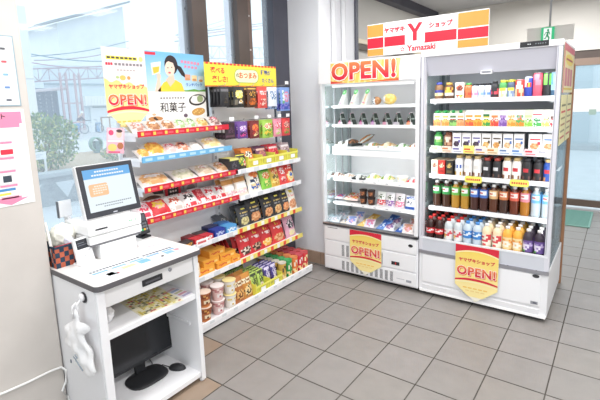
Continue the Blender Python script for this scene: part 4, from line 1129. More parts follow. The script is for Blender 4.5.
t = thing('leaflet_stack', 'white printed leaflet at the right end of the counter top', 'leaflet', (.20, -1.90, .7905), (0, 0, PI/2 - .25))
obj('sheet', MB().box(-.07, .07, -.10, .11, 0, .0014, 'fbfbfb'), t, (0, 0, 0))
b = MB()
for k in range(4): b.add([(-.055, -.07 + k*.03, .0018), (.05, -.07 + k*.03, .0018), (.05, -.058 + k*.03, .0018), (-.055, -.058 + k*.03, .0018)], [(0,1,2,3)], ['c3d8ea', 'e3b9c0', 'c9ccd2', 'd5dae0'][k])
obj('print', b, t, (0, 0, 0))

# on and in the counter
t = thing('flat_monitor', 'black flat monitor on a foot on the bottom shelf of the counter', 'monitor', (.21, -2.045, .058), (0, 0, PI/2 - .02))
b = MB().lathe([(1, 0), (1, .55), (.95, 1), (.5, 1.05)], '2a2b2e', 32)
for p_ in b.v:
    q_ = max(abs(p_.x)**3 + abs(p_.y)**3, 1e-9) ** (1/3); l_ = (p_.x**2 + p_.y**2) ** .5; k__ = l_ / q_ if l_ > 0 else 1; p_.x *= k__; p_.y *= k__
b.xf(Matrix.Translation((0, -.045, 0)) @ Matrix.Diagonal((.115, .085, .012, 1))); obj('foot', b, t, (0, 0, 0))
obj('neck', MB().box(-.03, .03, .01, .035, .012, .12, '26272a', .004), t, (0, 0, 0))
T = Matrix.Translation((.0, -.005, .07)) @ Matrix.Rotation(-.06, 4, 'X')
b = MB().box(-.225, .225, 0, .03, 0, .265, '2a2b2e', .004); b.xf(T); obj('housing', b, t, (0, 0, 0))
b = MB().box(-.218, .218, -.002, .001, .018, .258, '1d1f24|g'); b.xf(T); obj('screen', b, t, (0, 0, 0))
t = thing('computer_mouse', 'black mouse lying at the right of the bottom counter shelf', 'mouse', (.33, -1.895, .058), (0, 0, .5))
bm = bmesh.new(); bmesh.ops.create_uvsphere(bm, u_segments=18, v_segments=12, radius=1)
for v in bm.verts: v.co = Vector((v.co.x*.052, v.co.y*.03, max(0, v.co.z)*.030))
b = MB(); b.bm(bm, '2b2c30', True); obj('shell', b, t, (0, 0, 0)); obj('wheel', MB().box(.02, .034, -.003, .003, .022, .029, '55565c'), t, (0, 0, 0))
obj('cable', MB().tube([(-.05, 0, .008), (-.10, .02, .004), (-.15, -.02, .004), (-.17, .03, .004), (-.20, .06, .006)], .0025, '2b2c30', 6), t, (0, 0, 0))
t = thing('flyer', 'yellow and red printed flyer lying on the middle counter shelf', 'flyer', (.32, -2.03, .5352), (0, 0, PI/2 - .12))
b = MB().box(-.12, .12, -.15, .17, 0, .0015, 'f3edd2'); obj('sheet', b, t, (0, 0, 0))
b = MB(); rr = random.Random(4)
for i in range(14):
    for j in range(18):
        if rr.random() < .8:
            x0, y0 = -.112 + i*.016, -.142 + j*.017
            b.add([(x0, y0, .002), (x0+.0145, y0, .002), (x0+.0145, y0+.0145, .002), (x0, y0+.0145, .002)], [(0,1,2,3)], rr.choice(['e3d66a', 'd9c95a', 'c9605a', '8a8a5c', 'efe6c0', 'c0b06a', '7a7460', 'e0c84a', 'e8dca0']))
obj('print', b, t, (0, 0, 0))
t = thing('flyer', 'pale leaflet under the yellow flyer at the right of the middle counter shelf', 'flyer', (.38, -1.885, .5352), (0, 0, PI/2 + .1))
obj('sheet', MB().box(-.03, .035, -.08, .10, 0, .0013, 'eee9f0'), t, (0, 0, 0))
b = MB()
for j in range(5): b.add([(-.025, -.07+j*.03, .0017), (.03, -.07+j*.03, .0017), (.03, -.05+j*.03, .0017), (-.025, -.05+j*.03, .0017)], [(0,1,2,3)], ['b9b0d0', 'd8a0b0', 'c9c4a0', 'a8b8d8', 'e0c0c8'][j])
obj('print', b, t, (0, 0, 0))
o = obj('plastic_bag', crumple('plastic_bag', (.05, .035, .045), 'f4f4f5|w', 14), None, (.36, -2.30, .535 + .048)); tag(o, 'small white crumpled bag at the left of the middle counter shelf', 'plastic bag')

# hook and carrier bag on the counter's end panel
t = thing('cup_hook', 'white suction hook with a black ring stuck on the end of the counter', 'hook', (.385, -2.398, .715))
b = MB().lathe([(.026, 0), (.026, .004)], '2e2e32', 20); b.xf(Matrix.Translation((.385, -2.4005, .715)) @ Matrix.Rotation(PI/2, 4, 'X')); obj('ring', b, t)
b = MB().lathe([(.019, 0), (.018, .008), (.012, .014)], 'f6f6f8', 20); b.xf(Matrix.Translation((.380, -2.405, .717)) @ Matrix.Rotation(PI/2, 4, 'X')); obj('cup', b, t)
obj('arm', MB().tube([(.38, -2.412, .71), (.375, -2.43, .69), (.375, -2.44, .68), (.375, -2.445, .69)], .005, 'f6f6f8', 8), t)
t = thing('carrier_bag', 'white plastic carrier bag hanging by its handles on the counter end', 'bag', (.36, -2.44, .36))
BAG = [(.352,.65),(.376,.675),(.396,.659),(.402,.617),(.44,.622),(.485,.619),(.488,.602),(.428,.56),(.437,.528),(.475,.5),(.49,.445),(.498,.405),(.477,.376),(.436,.355),(.365,.365),(.296,.373),(.318,.426),(.308,.455),(.283,.45),(.239,.467),(.232,.479),(.277,.509),(.264,.533),(.246,.551),(.296,.581),(.336,.603)]
def puffy(outline, x0, z0, thick, seed, key):
    """a thin crumpled bag grown from its hanging outline, thickest in the middle"""
    from mathutils import noise, geometry
    P = [Vector((x - x0, z - z0)) for x, z in outline]; E = []
    B = []
    for i, p in enumerate(P):
        q = P[(i+1) % len(P)]; n = max(1, int((q-p).length / .012))
        for k in range(n): B.append(p.lerp(q, k/n))
    nb = len(B); E = [(i, (i+1) % nb) for i in range(nb)]
    pts = B[:]
    lo = [min(p[i] for p in P) for i in (0, 1)]; hi = [max(p[i] for p in P) for i in (0, 1)]
    x = lo[0]
    while x < hi[0]:
        z = lo[1]
        while z < hi[1]:
            pts.append(Vector((x + .003*hsh(int(x*1e4), int(z*1e4)), z))); z += .010
        x += .010
    vs, es, fs, ov, oe, of = geometry.delaunay_2d_cdt(pts, E, [list(range(nb))], 1, 1e-6)
    def dist(p):
        d = 9
        for i in range(len(P)):
            a, b_ = P[i], P[(i+1) % len(P)]; t_ = max(0, min(1, (p-a).dot(b_-a) / (b_-a).length_squared)); d = min(d, (p - a.lerp(b_, t_)).length)
        return d
    m = MB()
    for s in (-1, 1):
        out = []
        for v in vs:
            d = dist(v); n1 = noise.noise(Vector((v.x*28, v.y*22, seed + s*3))); n2 = noise.noise(Vector((v.x*9, v.y*9, seed)))
            out.append((v.x, .012*n2 + s*thick*(1 - math.exp(-d/.022))*(1 + .9*n1), v.y))
        m.add(out, [list(f) if s < 0 else list(f)[::-1] for f in fs], key, True)
    return m
obj('bag_body', puffy(BAG, .36, .36, .017, 4, 'fbfbfc|w'), t, (0, 0, 0))
b = MB().tube([(.012, -.012, .27), (.014, -.016, .30), (.018, -.012, .33), (.02, .0, .342), (.018, .008, .31), (.012, .008, .28)], .006, 'fbfbfc|w', 8)
obj('handle_loop', b, t, (0, 0, 0))
b = MB()
for k in range(4): b.tube([(.0 + k*.018, -.0265, .085 - k*.011), (.02 + k*.018, -.0265, .077 - k*.012)], .003, '8f9aa4', 5)
b.tube([(.015, -.026, .10), (.035, -.0265, .088)], .003, '8f9aa4', 5).tube([(-.04, -.0225, .055), (-.035, -.024, .04)], .003, '6f7a86', 5)
obj('print', b, t, (0, 0, 0))
# ------------------------------------------------------------------ products
def ordn(n): return ['first', 'second', 'third', 'fourth', 'fifth', 'sixth', 'seventh', 'eighth'][n]
def row_fill(items, z, y0, depth_step, rows, group, where, kind_cat):
    """items: (x, proto, kind, label, category). rows: how many deep. Front ones first, then the ones behind."""
    for x, pr, kind, lab, cat in items:
        for r in range(rows):
            rz = RND.uniform(-.06, .06)
            lb = lab + ' ' + where if r == 0 else lab + {1: ', one row back', 2: ', two rows back', 3: ', in the back row'}[r]
            put(pr, kind, (x, y0 + r*depth_step, z), (0, 0, rz), lb, cat, group)

# --- tall showcase, top shelf: cans and small bottles
W_ = 'fafafa'
def tallcan(bg, *sh): return p_can(D(bg, *sh), 'c6c8cc|m', .162, .031)
def can(bg, *sh): return p_can(D(bg, *sh), 'c6c8cc|m', .122, .030)
def minib(body, label, cap, h=.11, r=.024): return p_coffee(D(label, ('r', 0, 1, .62, 1, body), ('e', .5, .35, .34, .2, body.split('|')[0], label), ('r', .1, .9, .08, .16, body)), cap, h, r + .003)
sz = 1.556
top = [
 (1.171, p_coffee(D('7a5a3c', ('r', 0, 1, .1, .45, 'e6d3a2', 'c9a86a'), ('r', 0, 1, .45, .55, '3a3f8a')), '3d4aa8', .13, .034), 'jar', 'brown jar with a cream label and a blue lid', 'jar'),
 (1.248, p_coffee(D('5e3f2c', ('r', 0, 1, .1, .35, 'e9e1da'), ('r', .1, .9, .45, .72, 'd8b04a', '7c3a2c')), 'caa24c', .125, .034), 'jar', 'dark brown jar with a gold lid, second from left', 'jar'),
 (1.33, p_carton(D('f2ead8', ('e', .5, .68, .36, .2, '6e3b34', 'b35a4a'), ('e', .3, .2, .16, .09, 'd8503a'), ('e', .65, .2, .2, .09, '86b04a', 'f0c04a')), 'efe6d2', 'f5efe2', .062, .05, .122), 'drink_carton', 'cream carton with a dark badge and red and green fruit', 'carton'),
 (1.392, minib('e0784a|l', 'c94f36', '58b05a', .115, .026), 'juice_bottle', 'small orange bottle with a green cap', 'bottle'),
 (1.438, minib('c9ccd6', 'd890b0', '26262a', .108), 'tonic_bottle', 'black capped white bottle with a pink label', 'bottle'),
 (1.483, minib('c9ccd6', '8fb0dc', '26262a', .108), 'tonic_bottle', 'black capped bottle with a pale blue label', 'bottle'),
 (1.528, minib('c9ccd6', '5f8fd0', '26262a', .108), 'tonic_bottle', 'black capped bottle with a mid blue label', 'bottle'),
 (1.574, minib('2f2f34', 'd94a5a', '222226', .12), 'tonic_bottle', 'black topped bottle with a red label', 'bottle'),
 (1.630, p_coffee(D('4f9a56', ('r', 0, 1, .05, .5, 'e9f2e4', 'd4e6a0'), ('e', .5, .45, .25, .14, 'e6dc4a')), 'd9d44a', .125, .028), 'vitamin_bottle', 'green and white small bottle with a yellow cap', 'bottle'),
 (1.683, p_coffee(D('46566f', ('r', 0, 1, .05, .5, '7f93b4', 'b7c6dc'), ('e', .5, .5, .22, .14, 'e6dc4a')), 'd9d44a', .125, .028), 'vitamin_bottle', 'blue grey small bottle with a yellow cap', 'bottle'),
 (1.738, can('d8352f', ('r', 0, 1, .05, .3, 'f0c9a2', 'e0523a'), ('e', .5, .6, .3, .2, 'f4e6d8', 'd8352f')), 'drink_can', 'red can with a cream design', 'can'),
 (1.793, p_can(D('2f45a6', ('r', 0, 1, .48, 1, 'd4dbe6'), ('r', .5, 1, .48, .95, '2f45a6'), ('e', .5, .5, .3, .14, 'd8343a', 'e8b23a'), ('r', 0, .4, .5, .9, 'c9d3e4')), 'c6c8cc|m', .14, .027), 'drink_can', 'slim blue and silver energy can with a red emblem', 'can'),
 (1.849, tallcan('dc5a70', ('r', .25, .75, .3, .8, 'e88092', 'd84c64'), ('r', .1, .9, .1, .16, 'f4c8d0')), 'drink_can', 'tall pink energy can', 'can'),
 (1.907, tallcan('26282c', ('r', .22, .32, .38, .82, '79d45a'), ('r', .42, .52, .42, .82, '79d45a'), ('r', .62, .72, .38, .82, '79d45a'), ('r', .1, .9, .12, .2, 'c9ccd0', '26282c')), 'drink_can', 'tall black energy can with green claw stripes', 'can'),
 (1.953, tallcan('9cc3dc', ('r', .25, .35, .38, .82, '5f93b8'), ('r', .45, .55, .42, .82, '5f93b8'), ('r', .65, .75, .38, .82, '5f93b8'), ('r', .0, 1, 0, .12, '4a6a88')), 'drink_can', 'tall pale blue energy can at the right end', 'can'),
]
row_fill(top, sz, .072, .085, 1, 'drinks on the top shelf of the drink showcase', 'on the top drink shelf', '')
for x, pr, kind, lab, cat in top[8:10] + top[4:7]:
    put(pr, kind, (x + .012, .145, sz), (0, 0, .1), lab + ', standing behind the front one', cat, 'drinks on the top shelf of the drink showcase')

# --- second shelf: juice cartons
sz = 1.348
def jc(c1, c2, top_='f7f6f2', cap=None, w=.056, h=.118, bg='fbf8f4', extra=()):
    return p_gable(D(bg, ('r', .0, 1, .0, .34, c1, c2), ('e', .5, .38, .48, .22, c1, c2), ('r', .1, .9, .68, .86, c2), *extra), 'f0ece6', top_, w, .056, h, cap)
car = [
 (1.168, jc('ee7f4a', 'f3a95a', '5fae62', '2f9a55'), 'orange green-capped juice carton at the left end'),
 (1.228, jc('ef8a3e', 'f4b56a', '5fae62', '2f9a55'), 'amber and white juice carton with a green cap, second from left'),
 (1.286, jc('8fc46a', '5a7a4a', 'd5ecc4', '2f9a55', extra=(('r', .1, .9, .48, .58, '3b3b3b', 'd8503a'),)), 'green vegetable juice carton with a green cap'),
 (1.343, jc('ef8f5a', 'd8b27a', 'e8e0d0', '2f9a55', extra=(('r', .1, .9, .48, .58, '3b3b3b', 'd8503a'),)), 'peach coloured juice carton with a green cap'),
 (1.407, jc('e5593f', 'f0a24a', w=.062, h=.122), 'white carton with red fruit along the bottom'),
 (1.470, jc('f2862f', 'f6b04a', w=.062, h=.122), 'white carton with a big orange at the bottom'),
 (1.530, jc('3f9a4a', 'f0cf4a', 'e9f3e0', extra=(('r', .1, .9, .72, .9, '2f7a3f'),)), 'green and yellow carton with dark green lettering band'),
 (1.585, jc('e0453f', 'f08a4a', 'fbf0ee', extra=(('e', .5, .5, .35, .16, 'e0453f', 'f6d0c8'),)), 'red and white tomato carton'),
 (1.643, jc('7d55a6', 'a98ac8', 'f0e8f4', extra=(('e', .5, .7, .3, .14, 'c8a8dc', '7d55a6'),)), 'purple grape carton'),
 (1.697, jc('f2953a', 'f7c878', 'fdf3e6', extra=(('e', .5, .72, .3, .14, 'f6b070', 'fbe0c0'),)), 'orange carton right of the purple one'),
 (1.752, jc('f08a35', '5fae62', 'f4f2e8', extra=(('e', .5, .7, .3, .12, '8fc4b0', 'e86a4a'),)), 'white carton with a teal mark and orange fruit'),
 (1.806, jc('8cc84f', 'c9e6a0', 'e6f4d4', bg='e3f2cc', extra=(('e', .5, .5, .3, .12, 'f4faf0', '6aa83a'),)), 'light green carton'),
 (1.859, jc('4fae5a', 'f2f6f0', 'f4f6f2', extra=(('r', 0, 1, .8, .95, 'e0485a'), ('e', .5, .5, .38, .2, '2f8a4f', 'd8f0dc'))), 'white carton with a round green badge and a red top band'),
 (1.913, jc('f0d56a', 'f6ecba', 'faf8ee', extra=(('r', .1, .9, .55, .65, '55585e', 'f4f4f2'),)), 'pale yellow carton second from the right end'),
 (1.957, jc('c9344a', 'f0e2da', 'f6efe8', w=.05, extra=(('r', .1, .9, .6, .72, '6a4a3a'),)), 'white and crimson carton at the right end'),
]
row_fill([(x, pr, 'juice_carton', lab, 'carton') for x, pr, lab in car], sz, .075, .07, 1, 'juice cartons on the second shelf', 'on the juice shelf', '')

# --- third shelf: chilled milk drinks
sz = 1.176
def mk(c1, c2, mark, w=.064, h=.125, bg='f7f6f5'):
    return p_carton(D(bg, ('e', .45, .32, .34, .18, c1, c2), ('r', .1, .9, .7, .78, mark), ('e', .78, .5, .16, .10, mark)), 'e9e6e3', 'f0efee', w, .06, h)
mil = [
 (1.169, p_coffee(D('4f9f4f', ('r', 0, 1, .3, .6, '8fc86a', '3a8a44'), ('e', .5, .7, .3, .14, 'e9f2df')), '2f8a48', .13, .033), 'milk_drink', 'green bottle of milk tea at the left end', 'bottle'),
 (1.247, p_coffee(D('8a5a44', ('r', 0, 1, .15, .4, 'c99a7a', '7a4a34'), ('e', .5, .6, .3, .16, 'e9d2c2')), '7c4a38', .13, .033), 'milk_drink', 'brown bottle of cocoa beside the green one', 'bottle'),
 (1.319, mk('3b2c38', '5a4a5e', '6a5fa0'), 'milk_drink', 'white pack with a dark berry picture, left of three alike', 'carton'),
 (1.390, mk('3b2c38', '5a4a5e', '6a5fa0'), 'milk_drink', 'white pack with a dark berry picture, middle of three alike', 'carton'),
 (1.463, mk('3b2c38', '5a4a5e', '6a5fa0'), 'milk_drink', 'white pack with a dark berry picture, right of three alike', 'carton'),
 (1.534, mk('d9a45a', 'e9c98a', '5a4a3a'), 'milk_drink', 'brown-marked golden biscuit pack, left of two', 'carton'),
 (1.604, mk('d9a45a', 'c98a4a', '5a4a3a'), 'milk_drink', 'brown-marked golden biscuit pack, right of two', 'carton'),
 (1.678, mk('d5a67a', 'e9cda2', '4a6fae'), 'milk_drink', 'blue-marked tan biscuit pack, left of two', 'carton'),
 (1.750, mk('d5a67a', 'e9cda2', '4a6fae'), 'milk_drink', 'blue-marked tan biscuit pack, right of two', 'carton'),
 (1.853, mk('d2905a', 'e6b98a', 'd8434f', .082, .125), 'milk_drink', 'wide white pack with a biscuit and red corners', 'carton'),
 (1.940, mk('cf9a66', 'e6bf94', '4a7ac0', .08, .125), 'milk_drink', 'wide white pack with blue corners at the right end', 'carton'),
]
row_fill(mil, sz, .085, .07, 1, 'milk drinks on the third shelf', 'on the milk drink shelf', '')

# --- fourth shelf: coffee
sz = .971
def cof(bg, mark, cap, beans='8a5a3c', band=None, h=.158):
    sh = [('r', 0, 1, 0, .14, beans, bg), ('r', .3, .62, .42, .58, mark)]
    if band: sh.append(('r', 0, 1, .34, .6, band, 'e9eef6'))
    return p_coffee(D(bg, *sh), cap, h, .032)
slimbox = lambda bg, c1, c2: p_carton(D(bg, ('e', .5, .65, .34, .16, c1, c2), ('r', .1, .9, .15, .3, c2)), bg, 'd9cdb0', .05, .08, .118)
cfs = [
 (1.158, slimbox('efe6d2', '8a4a3c', 'c9b79a'), 'coffee_carton', 'cream slim carton at the left end', 'carton'),
 (1.215, slimbox('d4372f', 'f0d9b8', 'a8221f'), 'coffee_carton', 'red slim carton', 'carton'),
 (1.273, slimbox('33322f', 'd9b86a', '6a5a3a'), 'coffee_carton', 'black slim carton', 'carton'),
 (1.338, cof('f2f3f6', '3f5fb0', 'd9bd84', 'd8b04a', '3f5fb0'), 'coffee_bottle', 'white bottle with a blue band', 'bottle'),
 (1.406, cof('f3f1ee', 'e3e0da', 'd9bd84'), 'coffee_bottle', 'plain white bottle with beans, left of two', 'bottle'),
 (1.474, cof('f3f1ee', 'e3e0da', 'd9bd84'), 'coffee_bottle', 'plain white bottle with beans, right of two', 'bottle'),
 (1.543, cof('2e2d30', 'd9d9dc', 'c2564a', '4a4348', h=.15), 'coffee_bottle', 'black bottle with white lettering, left of two', 'bottle'),
 (1.612, cof('2e2d30', 'd9d9dc', 'c2564a', '6a5048', h=.15), 'coffee_bottle', 'black bottle with white lettering, right of two', 'bottle'),
 (1.680, cof('f4f1ec', 'cf3a44', 'd9bd84'), 'coffee_bottle', 'white bottle with a red square, left of two', 'bottle'),
 (1.744, cof('f4f1ec', 'cf3a44', 'd9bd84'), 'coffee_bottle', 'white bottle with a red square, right of two', 'bottle'),
 (1.811, cof('2c2b2e', 'cf3a44', '3a3a3e', '6a4a44'), 'coffee_bottle', 'black bottle with a red square, left of two', 'bottle'),
 (1.880, cof('2c2b2e', 'cf3a44', '3a3a3e', '6a4a44'), 'coffee_bottle', 'black bottle with a red square, right of two', 'bottle'),
 (1.944, cof('2f55a8', 'cf3a44', 'd9bd84', 'c98a5a'), 'coffee_bottle', 'blue bottle with a red square at the right end', 'bottle'),
]
row_fill(cfs, sz, .072, .09, 2, 'coffee on the fourth shelf', 'on the coffee shelf', '')

# --- fifth shelf: tea bottles
sz = .711
def tea(liq, lab, lab2, cap='f6f6f4'):
    return p_bottle(liq + '|l', lab, cap, .212, .032, .50, .80, D(lab2, ('r', .2, .8, .28, .85, lab, 'e6eae6'), ('r', .3, .5, .5, .75, 'c9504a', lab)))
teas = [
 (1.169, tea('4a2f22', 'f4f6f2', '3fa055'), 'dark tea bottle with a green label, left of two'),
 (1.245, tea('4a2f22', 'f4f6f2', '3fa055'), 'dark tea bottle with a green label, right of two'),
 (1.317, tea('b98a34', 'f2f4ee', '6ab54f'), 'golden tea bottle with a green label, left of two'),
 (1.389, tea('b98a34', 'f2f4ee', '6ab54f'), 'golden tea bottle with a green label, right of two'),
 (1.459, tea('4c2f2a', 'eef2fa', '4a74c4'), 'dark tea bottle with a blue label, left of two'),
 (1.527, tea('4c2f2a', 'eef2fa', '4a74c4'), 'dark tea bottle with a blue label, right of two'),
 (1.596, tea('5c3526', 'f4ead2', 'd9b07a'), 'reddish tea bottle with a cream label'),
 (1.666, tea('45302a', 'f2dcc4', 'c97a4a'), 'dark tea bottle with an orange label'),
 (1.738, tea('6b3424', 'f4d9d4', 'd8604a'), 'red brown tea bottle with a coral label'),
 (1.808, tea('b5762c', 'f6eeec', 'e58a9a'), 'amber tea bottle with a pink edged label'),
 (1.878, tea('c0ced6', 'd0e6f4', '6fb2e2'), 'clear water bottle with a pale blue label, left of two'),
 (1.946, tea('c0ced6', 'd0e6f4', '6fb2e2'), 'clear water bottle with a pale blue label, right of two'),
]
row_fill([(x, p, 'tea_bottle' if 'tea' in l else 'water_bottle', l, 'bottle') for x, p, l in teas], sz, .072, .085, 2, 'tea and water bottles on the fifth shelf', 'on the tea shelf', '')

# --- well: soft drinks, three deep
sz = .4685
def soft(liq, lab, lab2, cap, h=.18, l0=.12, l1=.58, hit=()):
    return p_bottle(liq, lab, cap, min(h, .18), .0335, l0, l1, D(lab, ('r', .1, .9, .35, .7, lab2, lab), *hit))
sof = [
 (1.160, soft('3a1f1c|l', 'd02a30', 'f4f0ee', 'd8332f', .19, .28, .52), 'dark red-capped cola bottle, left of two'),
 (1.231, soft('3a1f1c|l', 'd02a30', 'f4f0ee', 'd8332f', .19, .28, .52), 'dark red-capped cola bottle, right of two'),
 (1.304, soft('d0d7da', 'e9e6e4', 'd8505a', 'd8332f', hit=(('e', .3, .3, .12, .12, 'e8c04a'),)), 'clear red-capped soda bottle, left of two'),
 (1.376, soft('d0d7da', 'e9e6e4', 'd8505a', 'd8332f', hit=(('e', .3, .3, .12, .12, 'e8c04a'),)), 'clear red-capped soda bottle, right of two'),
 (1.446, soft('c6d4e0', '3f86cf', 'e9f1fa', '4a8fd8', .185, .30, .62), 'blue-capped sports drink bottle, left of two'),
 (1.516, soft('c6d4e0', '3f86cf', 'e9f1fa', '4a8fd8', .185, .30, .62), 'blue-capped sports drink bottle, right of two'),
 (1.583, soft('f2ddb8', 'f3ead8', 'd8434a', 'f4f4f2', hit=(('e', .7, .8, .2, .14, 'd8434a'), ('r', .2, .5, .02, .14, 'd8434a'))), 'pale peach drink bottle, left of two'),
 (1.656, soft('f2ddb8', 'f3ead8', 'd8434a', 'f4f4f2', hit=(('e', .7, .8, .2, .14, 'd8434a'), ('r', .2, .5, .02, .14, 'd8434a'))), 'pale peach drink bottle, right of two'),
 (1.724, soft('f2b24a', 'f6dca2', 'ef9a3a', 'f4f4f2', hit=(('e', .5, .4, .3, .3, 'f7efe0', 'f2c98a'),)), 'golden orange juice bottle, left of two'),
 (1.791, soft('f2b24a', 'f6dca2', 'ef9a3a', 'f4f4f2', hit=(('e', .5, .4, .3, .3, 'f7efe0', 'f2c98a'),)), 'golden orange juice bottle, right of two'),
 (1.858, soft('3d3340', '6d5296', 'c6b6dc', 'f4f4f2', hit=(('e', .4, .45, .28, .28, 'e4dcee', '9a86c0'), ('r', 0, .35, 0, .12, '5a9a4a'))), 'purple grape juice bottle, left of two'),
 (1.928, soft('3d3340', '6d5296', 'c6b6dc', 'f4f4f2', hit=(('e', .4, .45, .28, .28, 'e4dcee', '9a86c0'), ('r', 0, .35, 0, .12, '5a9a4a'))), 'purple grape juice bottle, right of two'),
]
row_fill([(x, p, 'soft_drink_bottle', l, 'bottle') for x, p, l in sof], sz, -.038, .085, 4, 'soft drink bottles in the bottom well', 'in the bottom well', '')

# ------------------------------------------------------------------ chilled food case
G_ = 'chilled food in the food case'
def sandwich(c1, c2, c3, tagc):
    b = MB(); w, d, h = .062, .085, .135
    n = 10; vs = []; fs = []; ks = []
    for j in range(n+1):
        v = j/n; y = -d/2 + d*.8*v; hw = w/2*(1 - .3*v)
        for i in range(7): vs.append((-hw + 2*hw*i/6, y, h*v))
    for j in range(n):
        for i in range(6):
            fs.append((j*7+i, j*7+i+1, (j+1)*7+i+1, (j+1)*7+i))
            ks.append('d3d9d4' if i in (0, 5) else (c1 if i in (1, 4) else (c2 if hsh(i, j, 3) < .5 else c3)) if j < 7 else 'cfe0cf')
    b.add(vs, fs, ks)
    L = [vs[j*7] for j in range(n+1)]; R_ = [vs[j*7+6] for j in range(n+1)]
    b.add([L[0], L[-1], (-w/2*.45, d/2, 0)], [(0, 1, 2)], 'eef0ee'); b.add([R_[0], R_[-1], (w/2*.45, d/2, 0)], [(0, 2, 1)], 'e6e9e8')
    b.add([L[-1], R_[-1], (w/2*.45, d/2, 0), (-w/2*.45, d/2, 0)], [(0, 1, 2, 3)], 'eceeec')
    b.add([L[0], R_[0], (w/2*.45, d/2, 0), (-w/2*.45, d/2, 0)], [(3, 2, 1, 0)], 'eceeec')
    s = MB().lathe([(.024, 0), (.024, .0012)], tagc, 16); s.lathe([(.011, .0012), (.011, .0016)], 'c8f2c4', 12)
    s.xf(Matrix.Translation((0, -d/2 + d*.8*.86 - .003, h*.86)) @ Matrix.Rotation(math.radians(63), 4, 'X'))
    st = MB().rect(-.012, .016, .018, .026, -d/2 + .004, 'e88ab0')
    return [('wrapped_sandwich', b.mesh('wrapped_sandwich')), ('sticker', s.mesh('sticker')), ('price_sticker', st.mesh('price_sticker'))]
for x, c, lab in ((.299, ('dfe6ee', 'e9efe2', 'c9dcec'), 'triangular sandwich pack with a pale filling, leftmost on the top shelf of the food case'),
                  (.414, ('f0ead2', 'e6dc9a', 'f4f0e0'), 'triangular sandwich pack with an egg filling, middle of the three on the top shelf'),
                  (.528, ('e9dccb', 'c9a27a', 'e0c8a8'), 'triangular sandwich pack with a brown filling, right of the three on the top shelf')):
    put(sandwich(*c, '6fd27a'), 'sandwich', (x, .09, 1.527), (0, 0, -.32), lab, 'sandwich', 'sandwich packs on the top shelf')
put(p_bun(.042, .034, .034, D('b98658', ('e', .62, .5, .3, .36, 'b07a48', 'c9986a'), ('r', .1, .5, .2, .8, 'e4e8ea', '46566a'))), 'bread_roll', (.628, .085, 1.5265), (0, 0, 0), 'small brown roll in a printed wrapper right of the sandwiches', 'bread', G_)
put(p_bun(.060, .045, .045, D('e8c76a', ('e', .5, .5, .5, .5, 'e9c768', 'efd68c'), ('r', .15, .42, .3, .7, 'e6eaec'))), 'bun', (.748, .085, 1.5265), (0, 0, 0), 'round yellow bun in clear wrap alone on the top shelf of the food case', 'bread', G_)
def onigiri(c1, c2):
    b = MB(); w, h, d = .10, .10, .042; n = 9
    def pt(u, v, y): return ((u-.5)*w*(1-v)**.85 + 0, y*(1 - .3*v), h*v)
    for sd in (0, 1):
        vs = []; fs = []; ks = []
        for j in range(n+1):
            for i in range(n+1): vs.append(pt(i/n, min(.97, j/n), -d/2 if sd == 0 else d/2))
        for j in range(n):
            for i in range(n):
                q = (j*(n+1)+i, j*(n+1)+i+1, (j+1)*(n+1)+i+1, (j+1)*(n+1)+i); fs.append(q if sd == 0 else q[::-1])
                k = 'dfe6e2' if i == 6 or (i == 2 and j > 4) else '2b342f'
                if j < 2: k = c1 if 1 <= i <= 5 else 'd9d6da'
                if j == 2 and 2 <= i <= 4: k = c2
                if j == n-1: k = 'f0b0c8'
                ks.append(k)
        b.add(vs, fs, ks)
    m_ = n+1
    o = len(b.v) - 2*m_*m_
    for side in (0, n):
        for j in range(n):
            p0 = b.v[o + j*m_ + side]; p1 = b.v[o + (j+1)*m_ + side]; p2 = b.v[o + m_*m_ + (j+1)*m_ + side]; p3 = b.v[o + m_*m_ + j*m_ + side]
            f = (0, 1, 2, 3) if side == 0 else (3, 2, 1, 0)
            b.add([p0.copy(), p1.copy(), p2.copy(), p3.copy()], [f], '2f3a34' if j != 4 else '8f9a94')
    p = [b.v[o].copy(), b.v[o+n].copy(), b.v[o+m_*m_+n].copy(), b.v[o+m_*m_].copy()]
    b.add(p, [(3, 2, 1, 0)], 'f0f0ee')
    fl = MB().add([(0, -.012, h*.95), (.016, -.012, h*1.06), (.016, .012, h*1.06), (0, .012, h*.95)], [(0, 1, 2, 3)], 'f3e6ec')
    return [('wrapped_rice', b.mesh('wrapped_rice')), ('pull_tab', fl.mesh('pull_tab'))]
on_lab = ['with a pale pink label at the left end', 'with a pink label, second from left', 'with a magenta label, third from left', 'with a violet label, in the middle', 'with a pink and dark label, third from right', 'with a dark centred label, second from right', 'with an orange label at the right end']
for k, (x, c) in enumerate(zip((.283, .387, .497, .612, .724, .826, .938), (('e9b8c8', 'd8508a'), ('f0c0d0', 'e06a9a'), ('e8a8cc', 'd84aa0'), ('dcb0dc', 'a85ab8'), ('e9a8c0', '5a3a4a'), ('d8d0dc', '3c3a44'), ('f0b08a', 'd8503a')))):
    put(onigiri(*c), 'rice_ball', (x, .085, 1.3585), (0, 0, -.55), 'triangular rice ball ' + on_lab[k] + ' of the second shelf', 'rice ball', 'rice balls on the second shelf')
